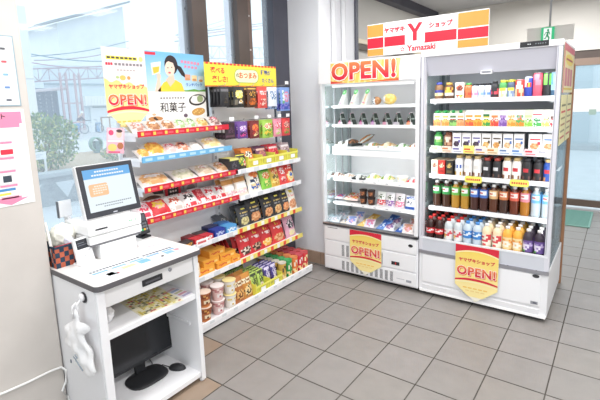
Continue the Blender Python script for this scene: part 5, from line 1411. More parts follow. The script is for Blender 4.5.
def tray(base, lidk, f1, f2, w=.12, d=.10, h=.05):
    b = MB(); b.box(-w/2, w/2, -d/2, d/2, 0, h*.35, base, .004)
    n = 7; vs = []; fs = []; ks = []
    for j in range(n+1):
        for i in range(n+1):
            u, v = i/n, j/n
            vs.append(((u-.5)*w*.94, (v-.5)*d*.94, h*.35 + h*.45*(math.sin(PI*u)*math.sin(PI*v))**.5 + .004*(hsh(i, j)-.5)))
    for j in range(n):
        for i in range(n):
            fs.append((j*(n+1)+i, j*(n+1)+i+1, (j+1)*(n+1)+i+1, (j+1)*(n+1)+i)); ks.append(f1 if hsh(i, j, 7) < .55 else f2)
    fo = MB().add(vs, fs, ks, True)
    bd = MB().add([(-w*.14, -d*.53, h*.02), (w*.12, -d*.53, h*.02), (w*.12, -d*.46, h*.7), (-w*.14, -d*.46, h*.7), (w*.12, d*.1, h*.9), (-w*.14, d*.1, h*.9)], [(0,1,2,3),(3,2,4,5)], lidk)
    return [('tray', b.mesh('tray')), ('food', fo.mesh('food')), ('paper_band', bd.mesh('paper_band'))]
for (x, y, z, rz, pr, lab) in (
    (.262, .11, 1.161, .2, tray('e6e9ea', 'f6f8f8', '6a6f62', 'dfe3e0', .10, .12, .05), 'pale wrapped salad tray at the left end of the lit third shelf'),
    (.345, .15, 1.161, -.25, tray('3c4444', 'eceff0', '9a6a4a', '5a4a3c', .13, .14, .075), 'dark tray heaped with brown fried food on the lit third shelf'),
    (.585, .10, 1.161, 0, tray('f2f4f4', 'fafbfb', '7fa06a', 'd8a070', .13, .11, .048), 'white banded salad tray just right of the long brown bread'),
    (.732, .10, 1.161, 0, tray('f2f4f4', 'f6eed2', 'c9a06a', 'e9d9b8', .13, .11, .055), 'banded tray with tan filling in the middle right of the lit third shelf'),
    (.862, .10, 1.161, 0, tray('f2f4f4', 'fafbfb', '6a9a5a', 'e0e6da', .115, .11, .048), 'banded green salad tray second from the right on the lit third shelf'),
    (.965, .11, 1.161, 0, tray('e9e4e6', 'efe6e0', 'c98a3a', 'a87a6a', .085, .11, .05), 'banded tray with orange filling at the right end of the lit third shelf')):
    put(pr, 'salad_tray', (x, y, z), (0, 0, rz), lab, 'food tray', 'trays on the lit third shelf')
put(p_bag(.06, .17, .05, D('d9e0dc', ('e', .5, .5, .36, .44, 'b07a48', 'c98f5a'), ('r', 0, 1, .9, 1, '5a5a52')), 'b98a5a'), 'long_bread', (.425, .14, 1.187), (-1.15, 0, -.5), 'long brown bread in wrapping slanting on the lit third shelf', 'bread', G_)
for (x, pr, kind, lab, cat) in (
    (.225, tray('eceeef', 'f6f4f2', '7a4f42', 'd8cfc8', .10, .10, .05), 'dessert_tray', 'clear tray of brown dessert at the left end of the fourth shelf', 'food tray'),
    (.335, tray('eef0f0', 'f0ece8', 'b99a84', 'e3d8cc', .10, .10, .045), 'dessert_tray', 'clear tray of tan dessert second from left on the fourth shelf', 'food tray'),
    (.456, tray('26282a', 'd9dcdc', '3a3c3a', 'c9ccc4', .12, .10, .045), 'lunch_tray', 'low black tray with a clear lid on the fourth shelf', 'food tray'),
    (.595, tray('eef0ec', 'fdfdfd', '94ae5a', 'e0c48a', .12, .10, .065), 'fruit_sandwich_tray', 'tall tray of mixed green and cream food, left of two on the fourth shelf', 'food tray'),
    (.728, tray('eef0ec', 'fdfdfd', '7fa04a', 'e3c698', .12, .10, .065), 'fruit_sandwich_tray', 'tall tray of mixed green and cream food, right of two on the fourth shelf', 'food tray'),
    (.862, p_cup(D('f2eedd', ('r', 0, 1, .3, .7, 'e9e2b0', 'fbfaf4')), 'f4f2e6', .055, .05), 'dessert_cup', 'low cream dessert cup on the fourth shelf', 'cup'),
    (.955, tray('e0d8d6', 'ecd8d6', 'd02a34', 'e0505a', .095, .10, .05), 'fruit_tray', 'tray of bright red fruit at the right end of the fourth shelf', 'food tray')):
    put(pr, kind, (x, .10, .868), (0, 0, 0), lab, cat, 'trays on the fourth shelf')
fl_ = [('d8d9e6', '5a6fae', 'e0584a'), ('e6d9c6', 'd85a4a', 'f2f0ea'), ('efd9d4', 'e0303a', 'f0c870'), ('f2ece2', 'd86a4a', '7a9a5a'), ('ead6cc', 'c94a44', 'f6f0e6')]
for k, (x, y) in enumerate(((.243, .10), (.325, .10), (.405, .10), (.29, .21), (.385, .21))):
    c = fl_[k]
    put(p_bag(.088, .11, .03, D(c[0], ('e', .5, .5, .36, .3, c[1], c[2]), ('r', .1, .9, .75, .88, c[2])), c[0], nx=8, ny=9), 'flat_pack', (x, y-.04, .668), (-1.36, 0, .15*(-1)**k), ['blue and white', 'cream and red', 'bright red and yellow', 'orange and green', 'rust and cream'][k] + ' flat food pack lying ' + ('in front' if k < 3 else 'at the back') + ', left of the dark cups', 'food pack', 'flat packs on the fifth shelf')
cupd = p_cup(D('3f2a22', ('e', .5, .5, .26, .26, 'b07048', '7a4a34'), ('r', 0, 1, .86, 1, '241a18')), '2c2422', .066, .036)
for x, z, lab in ((.497, .647, 'bottom left'), (.577, .647, 'bottom right'), (.497, .714, 'top left'), (.577, .714, 'top right')):
    put(cupd, 'pudding_cup', (x, .08, z), (0, 0, 0), 'dark brown dessert cup, ' + lab + ' of the four stacked on the fifth shelf', 'cup', 'stacked dessert cups')
for k, (x, c, lab) in enumerate(((.668, ('eceee9', 'd8323a', '4a6a3c'), 'red fronted standing snack pack'), (.752, ('f0eef0', '8a5aa8', '46503f'), 'violet fronted standing snack pack'),
                                 (.842, ('f2ecee', 'e87a9a', '3c3f3a'), 'pink fronted standing snack pack'))):
    put(p_bag(.086, .125, .045, D(c[0], ('r', 0, 1, .05, .45, c[1], 'f4e6e8'), ('e', .5, .66, .3, .16, c[2], 'f2f2ee')), 'e6e6e6'), 'snack_pack', (x, .085, .648), (-.18, 0, 0), lab + ' right of the stacked dark cups', 'food pack', 'standing packs on the fifth shelf')
put(p_bag(.115, .115, .05, D('f2f4f8', ('r', 0, 1, .0, .18, '2f5fb4'), ('r', 0, 1, .72, .95, '2f5fb4', 'f2f4f8'), ('e', .4, .45, .2, .18, '33415e', 'f2f4f8'), ('r', .82, 1, .1, .5, 'd8303a')), 'dfe6f2'), 'snack_pack', (.948, .085, .648), (-.18, 0, 0), 'wide blue and white pack at the right end, beside the pink fronted pack', 'food pack', 'standing packs on the fifth shelf')
wl = [(.245, .02, 'd9e2ea', 'a9b8c2', 'e9d0d8', 'pale grey'), (.33, .05, 'e6dfd4', 'a88f6a', '7fa8d0', 'beige and blue'), (.42, .02, 'eceaf2', '8aa0d8', 'e0b0c8', 'lilac white'), (.505, .04, 'f0cf7a', 'e6b04a', 'f6e6b8', 'yellow'),
      (.60, .02, 'f0e4ea', 'd888a8', 'c9d2e6', 'pink and white'), (.695, .05, '6a93d4', '2f5aa8', 'c9daf0', 'bright blue'), (.785, .03, 'e6e9f0', '8a6a9a', 'd8b0c0', 'pale violet'), (.87, .05, '3c62ae', '8fb0e0', 'd9e4f4', 'deep blue'),
      (.955, .03, 'e9e2de', 'c98f7a', 'd8a8b8', 'rosy cream'), (1.02, .06, 'ece9ea', 'b08a8a', 'e0508a', 'white and pink')]
for k, (x, y, a, b_, c, lab) in enumerate(wl):
    for r in range(2):
        if r == 1 and k in (1, 4, 7): continue
        put(p_bag(.095, .15, .03, D(a, ('e', .5, .5, .34, .28, b_, c), ('r', .1, .9, .72, .86, b_)), a, nx=8, ny=10), 'frozen_pack', (x, y - .055 + r*.15, .452 + r*.01), (-1.25 + .06*(k % 3), 0, .25*(-1)**k), lab + ' frozen pack in the food case well' + (', ' + ['leftmost', 'second from left', 'third from left', 'fourth from left', 'fifth from left', 'fifth from right', 'fourth from right', 'third from right', 'second from right', 'rightmost'][k] + ' in front' if r == 0 else ', behind the front one'), 'food pack', 'frozen packs in the bottom well')

# ------------------------------------------------------------------ snack shelving, right bay
RZ = PI/2
def gput(pr, kind, x, y, z, lean, label, cat, group, yaw=0):
    return put(pr, kind, (x, y, z), (-lean, 0, RZ + yaw), label, cat, group)
# hanging packs, top row of hooks: several deep on each hook
hang = [(-1.045, .095, .148, D('29292c', ('r', .1, .9, .75, .85, '6a6a6e'), ('e', .5, .3, .3, .14, '4c4438', '29292c')), '2b2b2e', 'plain black hanging pack'),
        (-.90, .12, .155, D('2b2d2a', ('e', .5, .62, .36, .2, 'f0dc6a', 'f4ecb0'), ('e', .62, .26, .22, .1, 'f2efe6', 'd8b04a'), ('r', .1, .35, .1, .4, '7a7466')), '2b2b2e', 'black pack with a round yellow label'),
        (-.752, .115, .16, D('5a3a26', ('e', .5, .64, .34, .16, '2b241e', 'd9a24a'), ('e', .5, .28, .38, .16, 'e0762f', '8a4a24'), ('r', .1, .9, .86, .94, 'd8b04a')), '3c2c22', 'brown hanging pack with orange food'),
        (-.628, .115, .168, D('e2574f', ('r', .15, .85, .6, .8, 'f6e6e2', 'e2574f'), ('e', .5, .3, .34, .16, 'f3d3c4', 'c93a3a')), 'd84a44', 'red hanging pack with white lettering'),
        (-.500, .115, .18, D('e6edf4', ('r', .2, .8, .45, .8, '6f8fb4', 'eef3f8'), ('r', 0, 1, .0, .14, '2e3b5a', '8aa0c4')), 'c3d3e4', 'pale blue hanging pack'),
        (-.335, .135, .20, D('7f9fd8', ('r', 0, 1, .05, .3, '3f57b4', '8a7fd0'), ('e', .6, .6, .3, .22, 'd98aa8', 'b9cdec'), ('r', .15, .35, .3, .9, 'e3ebf6', '6fae7a')), '6a86c8', 'blue and pink hanging pack')]
hp = ['on the leftmost top hook', 'on the second top hook', 'on the third top hook', 'on the fourth top hook', 'on the fifth top hook', 'on the rightmost top hook']
for k, (y, w, h, fn, bk_, lab) in enumerate(hang):
    n = [4, 3, 2, 2, 2, 2][k]
    for r in range(n):
        o = gput(p_bag(w, h, .03, fn, bk_), 'snack_pack', -.035 - r*.042, y + (r*.006), 1.698 - h, 0, lab + ' ' + hp[k] + [', in front', ', second from the front', ', third from the front', ', at the back'][r], 'snack pack', 'packs on the top hooks')
hang2 = [(-1.01, .11, .125, D('3a2b33', ('e', .5, .55, .34, .2, '5a3a52', '2b2228'), ('r', .1, .9, .1, .25, '6a4a5a')), '33272f', 'dark plum hanging pack'),
         (-.875, .115, .13, D('6d4a94', ('e', .5, .6, .34, .18, 'b88ad0', 'e9e0ee'), ('e', .5, .25, .3, .14, 'd8509a', '3c2a52')), '5a3f80', 'purple hanging pack'),
         (-.738, .115, .14, D('7a2c30', ('e', .5, .6, .36, .2, 'd8453f', 'e8a04a'), ('e', .5, .26, .3, .14, 'f0d9a0', 'a83a34')), '5c2a2c', 'dark red hanging pack'),
         (-.580, .135, .15, D('a6cf5a', ('e', .5, .65, .38, .16, 'f2e6c4', 'd8503a'), ('e', .5, .3, .38, .18, '6fa63a', 'e9c84a')), '8ab84a', 'light green hanging pack'),
         (-.450, .11, .15, D('e893a6', ('e', .5, .65, .36, .16, 'd8405a', 'f6dfe4'), ('e', .5, .28, .34, .16, 'b9d27a', 'f2b8c4')), 'd87a92', 'pink hanging pack'),
         (-.335, .115, .15, D('d8474a', ('e', .5, .65, .36, .16, 'f0b0a0', '7a2c38'), ('e', .5, .28, .34, .18, '6a9a4a', 'e0705a')), 'b93a3f', 'red hanging pack')]
hp2 = ['on the leftmost lower hook', 'on the second lower hook', 'on the third lower hook', 'on the fourth lower hook', 'on the fifth lower hook', 'on the rightmost lower hook']
for k, (y, w, h, fn, bk_, lab) in enumerate(hang2):
    for r in range([4, 3, 2, 2, 2, 2][k]):
        gput(p_bag(w, h, .03, fn, bk_), 'snack_pack', -.035 - r*.042, y + r*.005, 1.434 - h, 0, lab + ' ' + hp2[k] + [', in front', ', second from the front', ', third from the front', ', at the back'][r], 'snack pack', 'packs on the lower hooks')

# R1: dark boxes then yellow baskets of small bags
def ybasket(label, y, z, x=-.085, w=.155, d=.15, h=.055):
    t = thing('display_basket', label, 'basket', (x, y, z), (0, 0, RZ), 'yellow display baskets')
    k = 'e6e25a'
    b = MB().box(-w/2, w/2, -d/2, d/2, 0, .004, k)
    b.box(-w/2, -w/2+.004, -d/2, d/2, .004, h*1.25, k).box(w/2-.004, w/2, -d/2, d/2, .004, h*1.25, k).box(-w/2, w/2, d/2-.004, d/2, .004, h*1.3, k)
    for i in range(9): b.box(-w/2+.004 + i*(w-.008)/9, -w/2+.004 + i*(w-.008)/9 + .010, -d/2, -d/2+.003, .004, h*.8, k)
    obj('tub', b, t, (0, 0, 0))
    obj('rim', MB().box(-w/2-.002, w/2+.002, -d/2-.003, -d/2+.004, h*.8, h, 'efeb6a').box(-w/2-.002, w/2+.002, -d/2-.003, -d/2+.004, 0, .012, 'efeb6a'), t, (0, 0, 0))
    obj('price_card', MB().box(-.028, .028, -d/2-.006, -d/2-.004, h*.3, h*.72, 'fbfbf7'), t, (0, 0, 0))
z1 = 1.0642
gput([('box_body', grid_box('box_body', .095, .12, .10, D('333237', ('e', .5, .45, .34, .26, '56525c', '2a292c'), ('r', 0, 1, .8, 1, 'e3df86')), '3a3a3e', 'e6e07a'))], 'snack_box', -.075, -1.0, z1, 0, 'square black snack box with a yellow top at the left end below the lower hooks', 'box', 'snacks below the lower hooks')
gput(p_bag(.098, .125, .05, D('3b3a34', ('e', .4, .5, .3, .26, '6d9a3f', 'e0cf4a'), ('e', .7, .4, .22, .2, 'd8453a', 'e9e4c8'), ('r', 0, 1, .86, .94, 'dcd24a')), '34332f'), 'snack_pack', -.035, -.895, z1, .2, 'black green and red snack pack beside the square black box', 'snack pack', 'snacks below the lower hooks')
yb = [(-.775, D('ee8f3f', ('e', .5, .62, .3, .22, 'f7efdc', '4a3a34'), ('e', .5, .28, .34, .14, 'e0602f', 'f4c87a')), 'e07f35', 'orange'), (-.612, D('6d4058', ('e', .5, .5, .34, .26, 'a8627a', 'c98f5a'), ('r', .1, .9, .75, .85, 'e9c0b0')), '5c3549', 'plum coloured'),
      (-.450, D('d63a48', ('e', .5, .5, .34, .26, 'b32434', 'e86a72'), ('r', .1, .9, .75, .85, 'f4d8d4')), 'c22f40', 'bright red'), (-.288, D('b9a3a6', ('e', .5, .5, .36, .26, '8f7478', 'd9c9cb'), ('r', .1, .9, .75, .85, 'efe6e6')), 'a89194', 'greyish pink')]
for k, (y, fn, bk_, c) in enumerate(yb):
    ybasket('yellow display basket holding %s bags' % c, y, z1, h=.075)
    for r in range(3):
        gput(p_bag(.13, .145, .035, fn, bk_), 'candy_bag', -.062 - r*.036, y, z1 + .012, .34, '%s candy bag in its yellow basket' % c + [', in front', ', second from the front', ', third from the front'][r], 'candy bag', 'candy bags in yellow baskets')
# R2: crisp bags
z2 = .8592
R2 = [(-1.035, .125, .155, D('ead9c8', ('r', 0, 1, .68, .94, 'c08a4a'), ('r', .1, .9, .38, .62, 'f6f4f2'), ('e', .5, .24, .36, .12, 'e9b8c4', 'f4efe8')), 'c79a62', 'tan topped crisp bag, left of two'),
      (-.905, .135, .16, D('ece0d2', ('r', 0, 1, .68, .94, 'b98446'), ('r', .1, .9, .36, .62, 'faf8f6'), ('e', .5, .22, .38, .12, 'f0cdd4', 'f6f0ea')), 'c79a62', 'tan topped crisp bag, right of two'),
      (-.755, .155, .185, D('f4efe4', ('e', .55, .78, .36, .14, 'e8733a', 'f0a05a'), ('e', .42, .52, .26, .13, '33415e', 'f4efe4'), ('e', .5, .27, .36, .14, '2f62b8', 'ead3a0')), 'e9e2d4', 'white crisp bag with blue lettering'),
      (-.608, .135, .185, D('8cc84a', ('e', .5, .6, .34, .16, 'e87a3a', 'f6e6c0'), ('r', .1, .9, .84, .93, '4a9a3a'), ('e', .5, .25, .36, .14, '5fae3f', 'e9dc8a')), '79b43f', 'bright green crisp bag with an orange picture'),
      (-.490, .115, .18, D('d9b04a', ('e', .5, .72, .36, .14, 'd8583a', 'f4e2a8'), ('e', .5, .45, .34, .12, '6a5a34', 'e9cf7a'), ('e', .5, .22, .38, .13, 'f0d98a', 'c98f34')), 'c49a3f', 'golden yellow crisp bag'),
      (-.388, .11, .18, D('dc4a4a', ('e', .5, .66, .34, .18, 'f6efec', 'dc4a4a'), ('e', .5, .26, .36, .14, 'c23440', 'f4c8c0')), 'c23f40', 'red and white crisp bag'),
      (-.285, .115, .18, D('e0503a', ('e', .5, .32, .4, .26, 'f2e3b8', 'e9c46a'), ('r', .1, .9, .66, .86, 'd8352f', 'f6dcd4'), ('e', .5, .4, .16, .1, '4a6ab0')), 'cc4636', 'red and yellow crisp bag at the right end')]
for k, (y, w, h, fn, bk_, lab) in enumerate(R2):
    for r in range(2):
        gput(p_bag(w, h, .055, fn, bk_), 'crisp_bag', -.04 - r*.062, y, z2, .28, lab + (' on the shelf under the yellow baskets' if r == 0 else ', standing behind it'), 'crisp bag', 'crisp bags under the yellow baskets')
# R3: nut bags
z3 = .6072
nut = lambda food, f2, bg='26262a': D(bg, ('e', .5, .27, .36, .2, food, f2), ('r', .2, .8, .62, .7, 'c9b06a', bg), ('e', .5, .84, .18, .05, 'e3d65a'), ('r', .15, .85, .52, .57, '8a8a8c', bg))
R3 = [(-.895, .12, .165, nut('d9cf9a', 'a89a6a', '3a3c40'), 'charcoal snack bag with pale nuts'), (-.765, .15, .195, nut('c9875a', 'e3b58a'), 'black snack bag with brown pretzels'),
      (-.60, .13, .195, nut('e0a878', 'b9784a'), 'black snack bag with tan nuts'), (-.475, .12, .195, nut('e6c08a', 'c98a52', '2b2b2e'), 'black snack bag with cream nuts'), (-.365, .11, .19, nut('d88a5a', 'e9b080', '303034'), 'black snack bag with orange brown nuts, rightmost of the black bags'),
      (-.265, .115, .19, D('e9e3d6', ('e', .5, .27, .4, .22, 'd08a62', 'e6b48e'), ('r', .2, .8, .6, .76, 'e9a8a0', 'f4eee4'), ('e', .5, .87, .2, .05, 'd6c24a')), 'cream snack bag with brown nuts at the right end')]
for k, (y, w, h, fn, lab) in enumerate(R3):
    for r in range(2):
        gput(p_bag(w*1.1, h, .055, fn, '2b2b2f' if k < 5 else 'd9d2c4'), 'nut_bag', -.04 - r*.062, y, z3, .26, lab + (', in the front row' if r == 0 else ', the one behind'), 'snack bag', 'nut bags')
gput(p_bag(.12, .17, .04, D('55585e', ('e', .5, .3, .3, .14, 'a9a9a4', '3c3e44')), '3c3e44'), 'nut_bag', -.10, -1.02, z3 + .03, 1.15, 'dark grey snack bag lying back beside the wafer boxes', 'snack bag', 'nut bags')
# R4: red bags
z4 = .3582
redb = lambda f1, f2, bg='cf3038': D(bg, ('e', .5, .22, .4, .18, f1, f2), ('r', .15, .85, .56, .7, 'f4e3e0', bg), ('e', .5, .82, .22, .06, 'e3c94a', bg))
R4 = [(-.895, .135, .20, redb('4a2f2a', 'e9dcd0'), 'red chocolate snack bag with dark and white pieces, leftmost red bag'), (-.765, .125, .20, redb('3c2722', 'c9a890'), 'red chocolate snack bag with dark round pieces, second red bag'),
      (-.632, .135, .20, redb('f2b84a', 'f7e2a8', 'c92c34'), 'deep red bag with yellow corn snacks'), (-.475, .155, .205, redb('e9b48a', 'c9784a', 'd63a3a'), 'wide red bag with tan rounds'),
      (-.305, .135, .215, D('d9a3b8', ('e', .5, .55, .3, .2, '33333a', 'e9dfe4'), ('e', .55, .2, .34, .13, 'f0e6b0', 'e6d0d8'), ('r', 0, 1, .86, .94, '6a4a5c')), 'pink bag with black lettering at the right end')]
for k, (y, w, h, fn, lab) in enumerate(R4):
    for r in range(2):
        gput(p_bag(w*1.08, h, .06, fn, 'b82a32' if k < 4 else 'b98aa0'), 'sweet_bag', -.04 - r*.065, y, z4, .30, lab + (', in front' if r == 0 else ', the one behind'), 'snack bag', 'red snack bags')
for k in range(4):
    gput(p_bag(.11, .19, .03, redb('7a3a34', 'd8a898', 'b93438'), 'a82c32'), 'sweet_bag', -.13, -.985 - k*.038, z4, .3, ['dull red bag edge-on behind the orange boxes, nearest the red bags', 'dull red bag edge-on behind the orange boxes, second of four', 'dull red bag edge-on behind the orange boxes, third of four', 'dull red bag edge-on behind the orange boxes, farthest left'][k], 'snack bag', 'red snack bags', yaw=1.15)
# orange biscuit boxes and a clear pack on the left part of that shelf
def bisc(w=.155, d=.13, h=.048): return [('box_body', grid_box('box_body', w, d, h, D('eda63c', ('r', .12, .62, .3, .7, 'd8602f', 'eda63c'), ('r', .7, .9, .25, .6, 'f4cf7a')), 'e89a34', 'f0b04a'))]
bx = bisc()
for k, (x, y, z, yaw, lab) in enumerate(((-.095, -1.325, 0, 0, 'bottom left'), (-.09, -1.155, 0, .06, 'bottom middle'), (-.085, -1.03, 0, -.05, 'bottom right'), (-.10, -1.27, .049, .03, 'middle layer left'), (-.10, -1.10, .049, -.03, 'middle layer right'), (-.11, -1.20, .098, .02, 'topmost'))):
    w = .155 if k != 2 else .09
    gput(bx if k != 2 else bisc(.085), 'biscuit_box', x, y, z4 + z, 0, 'flat orange biscuit box, ' + lab + ' of its stack beside the red bags', 'box', 'orange biscuit boxes', yaw=yaw)
gput(p_bag(.125, .10, .06, D('f3e3c2', ('e', .5, .5, .34, .3, 'f6f2e6', 'ead2a0'), ('r', .3, .7, .35, .6, 'fbfaf6', 'b9a88a')), 'e6cfa0'), 'cracker_pack', -.035, -1.435, z4, .15, 'clear pack of pale crackers left of the orange boxes', 'snack pack', 'orange biscuit boxes')
gput(p_bag(.16, .10, .05, D('e0a052', ('e', .5, .5, .4, .3, 'd08a3c', 'ecc27a')), 'd8963f'), 'cracker_pack', -.13, -1.43, z4 + .09, 1.2, 'amber cracker pack lying behind the pale crackers', 'snack pack', 'orange biscuit boxes')
# R5 deck: cup noodles, bags, tubes
z5 = .0625
cupA = p_cup(D('b5683a', ('r', 0, 1, .62, .8, '8a4526', 'd9a05a'), ('r', .3, .7, .2, .45, 'f0e0c0', '6a3a24'), ('r', 0, 1, .0, .12, 'd88a4a')), 'e9d3c0', .108, .05)
cupB = p_cup(D('e9c9c6', ('r', 0, 1, .6, .78, 'c98a8a', 'f0dcd6'), ('r', .3, .75, .2, .48, 'f6efec', 'c9707a')), 'efe3e0', .108, .05)
cupC = p_cup(D('f0ede4', ('r', 0, 1, .6, .75, 'e3cf7a', 'f0ede4'), ('r', .3, .7, .2, .45, 'fbfaf6', 'd8b84a')), 'f0dc9a', .108, .05)
for y, pr, lab in ((-1.42, cupA, 'orange brown cup noodle'), (-1.295, cupB, 'pink and white cup noodle'), (-1.175, cupC, 'cream and yellow cup noodle')):
    for r in range(2):
        for l in range(2):
            gput(pr, 'cup_noodle', .035 - r*.11, y, z5 + l*.1085, 0, lab + ', ' + ('lower' if l == 0 else 'upper') + (' front' if r == 0 else ' back') + ' of its stacked four on the deck', 'cup noodle', 'cup noodles on the deck')
dk_ = [(-1.08, .11, .20, D('b5713a', ('e', .5, .3, .38, .2, 'e3b06a', '6a3a22'), ('r', .1, .9, .6, .8, 'e9d9b8', '7a4a2a')), '9a5f30', 'brown snack bag right of the cup noodles'), (-.99, .115, .20, D('c98a3c', ('e', .5, .32, .38, .22, 'efd49a', '3c3428'), ('r', .1, .9, .64, .84, 'f0e4c4', '8a5a2a')), 'b07a38', 'amber and black snack bag next to the brown one')]
for y, w, h, fn, bk_, lab in dk_:
    for r in range(2): gput(p_bag(w, h, .06, fn, bk_), 'snack_bag', .05 - r*.07, y, z5, .22, lab + (', in front' if r == 0 else ', behind'), 'snack bag', 'snack bags on the deck')
for k, (y, c1, c2, c3, lab) in enumerate(((-.862, 'b9d26a', '3f4a34', 'd8503a', 'green'), (-.695, '4a3f86', 'd9d2ea', 'b33a5a', 'indigo'))):
    ybasket('yellow display basket on the deck holding %s packs' % lab, y, z5, .01, .16, .16, .075)
    for r in range(4):
        for c in range(2):
            gput(p_bag(.075, .165, .03, D(c1, ('e', .5, .55, .32, .26, c2, c1), ('e', .5, .25, .3, .12, c3, 'f2efe4'), ('r', .1, .9, .84, .93, c2)), c2), 'stick_pack', .045 - r*.038, y - .04 + c*.08, z5 + .008, .2, lab + ' snack pack in the ' + ('left' if c == 0 else 'right') + ' line of the deck basket, ' + ['front', 'second', 'third', 'back'][r] + ' one', 'snack pack', lab + ' packs in the deck basket')
for k in range(5):
    gput(p_bag(.10, .16, .04, D('8aa84a', ('e', .5, .5, .34, .24, 'd6dc9a', '3f5a34'), ('r', .1, .9, .8, .9, '2f3a2a')), '55703a'), 'stick_pack', -.17, -1.02 + k*.05, z5 + .02, .35, ['dark green pack leaning at the back of the deck, leftmost', 'dark green pack leaning at the back of the deck, second from left', 'dark green pack leaning at the back of the deck, middle', 'dark green pack leaning at the back of the deck, second from right', 'dark green pack leaning at the back of the deck, rightmost'][k], 'snack pack', 'green packs at the back of the deck')
def tb(c, c2, lid='e6e6e6'): return p_tube(D(c, ('e', .5, .62, .3, .16, c2, c), ('e', .5, .22, .4, .12, 'efd49a', c)), lid, .155, .036)
cols_ = [(-.572, tb('c9a24a', '5a4a34', 'd9d3c4'), 'gold'), (-.490, tb('2f9a4f', 'e9e4cc', '4fae6a'), 'green'), (-.408, tb('e87a3a', 'f4e6d0', 'e8905a'), 'orange'), (-.328, tb('d0303c', 'f6e2de', 'cf5560'), 'red'), (-.250, tb('d23a40', 'f2e0a8', 'd0585a'), 'crimson and cream')]
for y, pr, c in cols_:
    for r in range(4):
        gput(pr, 'crisp_tube', .055 - r*.076, y, z5, 0, c + ' crisp tube on the deck, ' + ['front', 'second', 'third', 'last'][r] + ' of its line', 'crisp tube', 'crisp tubes on the deck')

# ------------------------------------------------------------------ left bay: bread and pastries
def bread(food, f2, mark, m2, w=.15, h=.11, d=.05, clear='d6cdc8'):
    return p_bag(w, h, d, D(clear, ('e', .5, .45, .44, .38, food, f2), ('e', .5, .62, .24, .15, mark, m2), seal='e3dedd'), 'd9d0c6', nx=13, ny=11)
LB = 'bread on the left bay'
za, zb, zc, zd = 1.4112, 1.2562, 1.0702, .8742
for k, (y, pr, lab, kind) in enumerate((
    (-1.745, bread('b98a7a', 'd9c3bc', 'e9d9dc', 'c97a8a', .11, .10), 'clear pack of pinkish brown buns at the left end', 'bread_pack'),
    (-1.635, bread('a9734c', 'c9986a', 'efe9e4', 'd8d0c8', .11, .10), 'clear pack of one dark brown bun, left of two', 'bread_pack'),
    (-1.525, bread('a4704a', 'cf9f72', 'efe9e4', 'd8d0c8', .11, .10), 'clear pack of one dark brown bun, right of two', 'bread_pack'),
    (-1.425, bread('a8c48a', 'd9e4c8', '6f9a5a', 'e6ece0', .10, .10), 'clear pack of pale green sweets, left of two', 'sweet_pack'),
    (-1.335, bread('9fc080', 'dfe8d2', '5a7a4a', 'e6ece0', .09, .105), 'clear pack of pale green sweets, right of two', 'sweet_pack'),
    (-1.235, bread('c9a45a', 'e3c98a', 'efe6d8', 'a87a3a', .11, .10), 'clear pack of golden crackers right of the green sweets', 'sweet_pack'),
    (-1.115, bread('8a6a66', 'c9b0a8', 'd8607a', 'efe3e0', .11, .11), 'clear pack of brown and pink sweets at the right end', 'sweet_pack'))):
    gput(pr, kind, -.05, y, za, .85, lab + ' of the top bread shelf', 'bread' if kind == 'bread_pack' else 'sweets', 'packs on the top bread shelf')
for k, (y, pr, lab) in enumerate((
    (-1.745, bread('e3a24a', 'f0bf6a', 'e6b050', 'f6dca0', .09, .09, .06), 'small golden bun at the left end'),
    (-1.635, bread('e0a03c', 'f2c25a', 'e88a5a', 'f0b84a', .16, .14, .08), 'big golden melon bun'),
    (-1.515, bread('e6b8b4', 'f2dcd8', 'd8506a', 'f6e6e6', .13, .12), 'pink and red printed bun pack'),
    (-1.415, bread('d98a6a', 'f0cfc0', '3c3434', 'c93a44', .12, .12), 'bun pack with a black and red print'),
    (-1.31, bread('e6e0d8', 'f4f1ec', 'd9d2cc', 'ece8e4', .11, .10), 'white steamed bun pack'),
    (-1.15, bread('e9c88a', 'f2e0b4', 'f6efe2', 'e8a4b0', .20, .14), 'wide pack of cream coloured bread at the right end'))):
    gput(pr, 'bread_pack', -.045 if k != 0 else -.02, y, zb, 1.0, lab + ' of the blue edged bread shelf', 'bread', 'packs on the blue edged shelf')
for k, (y, pr, lab) in enumerate((
    (-1.66, bread('d39a62', 'e6bd8c', 'ece6e4', 'd9d2d0', .24, .15), 'long pack of tan bread rolls at the left end'),
    (-1.43, bread('cfc9b4', 'b9b89a', 'e6e4dc', 'd8d4c4', .20, .14), 'pack of pale greyish rolls, second from left'),
    (-1.235, bread('c9b49a', 'e0d0ba', 'f0eae4', 'c98a8a', .18, .15), 'pack of beige rolls second from right'),
    (-1.07, bread('b98a62', 'd8b490', 'e6dcd4', 'cf3a48', .15, .15), 'pack of brown rolls at the right end'))):
    gput(pr, 'bread_pack', -.03, y, zc, 1.12, lab + ' of the upper red edged shelf', 'bread', 'packs on the upper red edged shelf')
redw = lambda a, b_, m, m2, w, h=.15: p_bag(w, h, .055, D(a, ('r', 0, 1, .0, .28, b_, a), ('e', .5, .55, .32, .24, m, m2), ('r', .1, .9, .82, .93, 'f2ecec', b_), seal='eceaea'), 'd9b8b4', nx=13, ny=12)
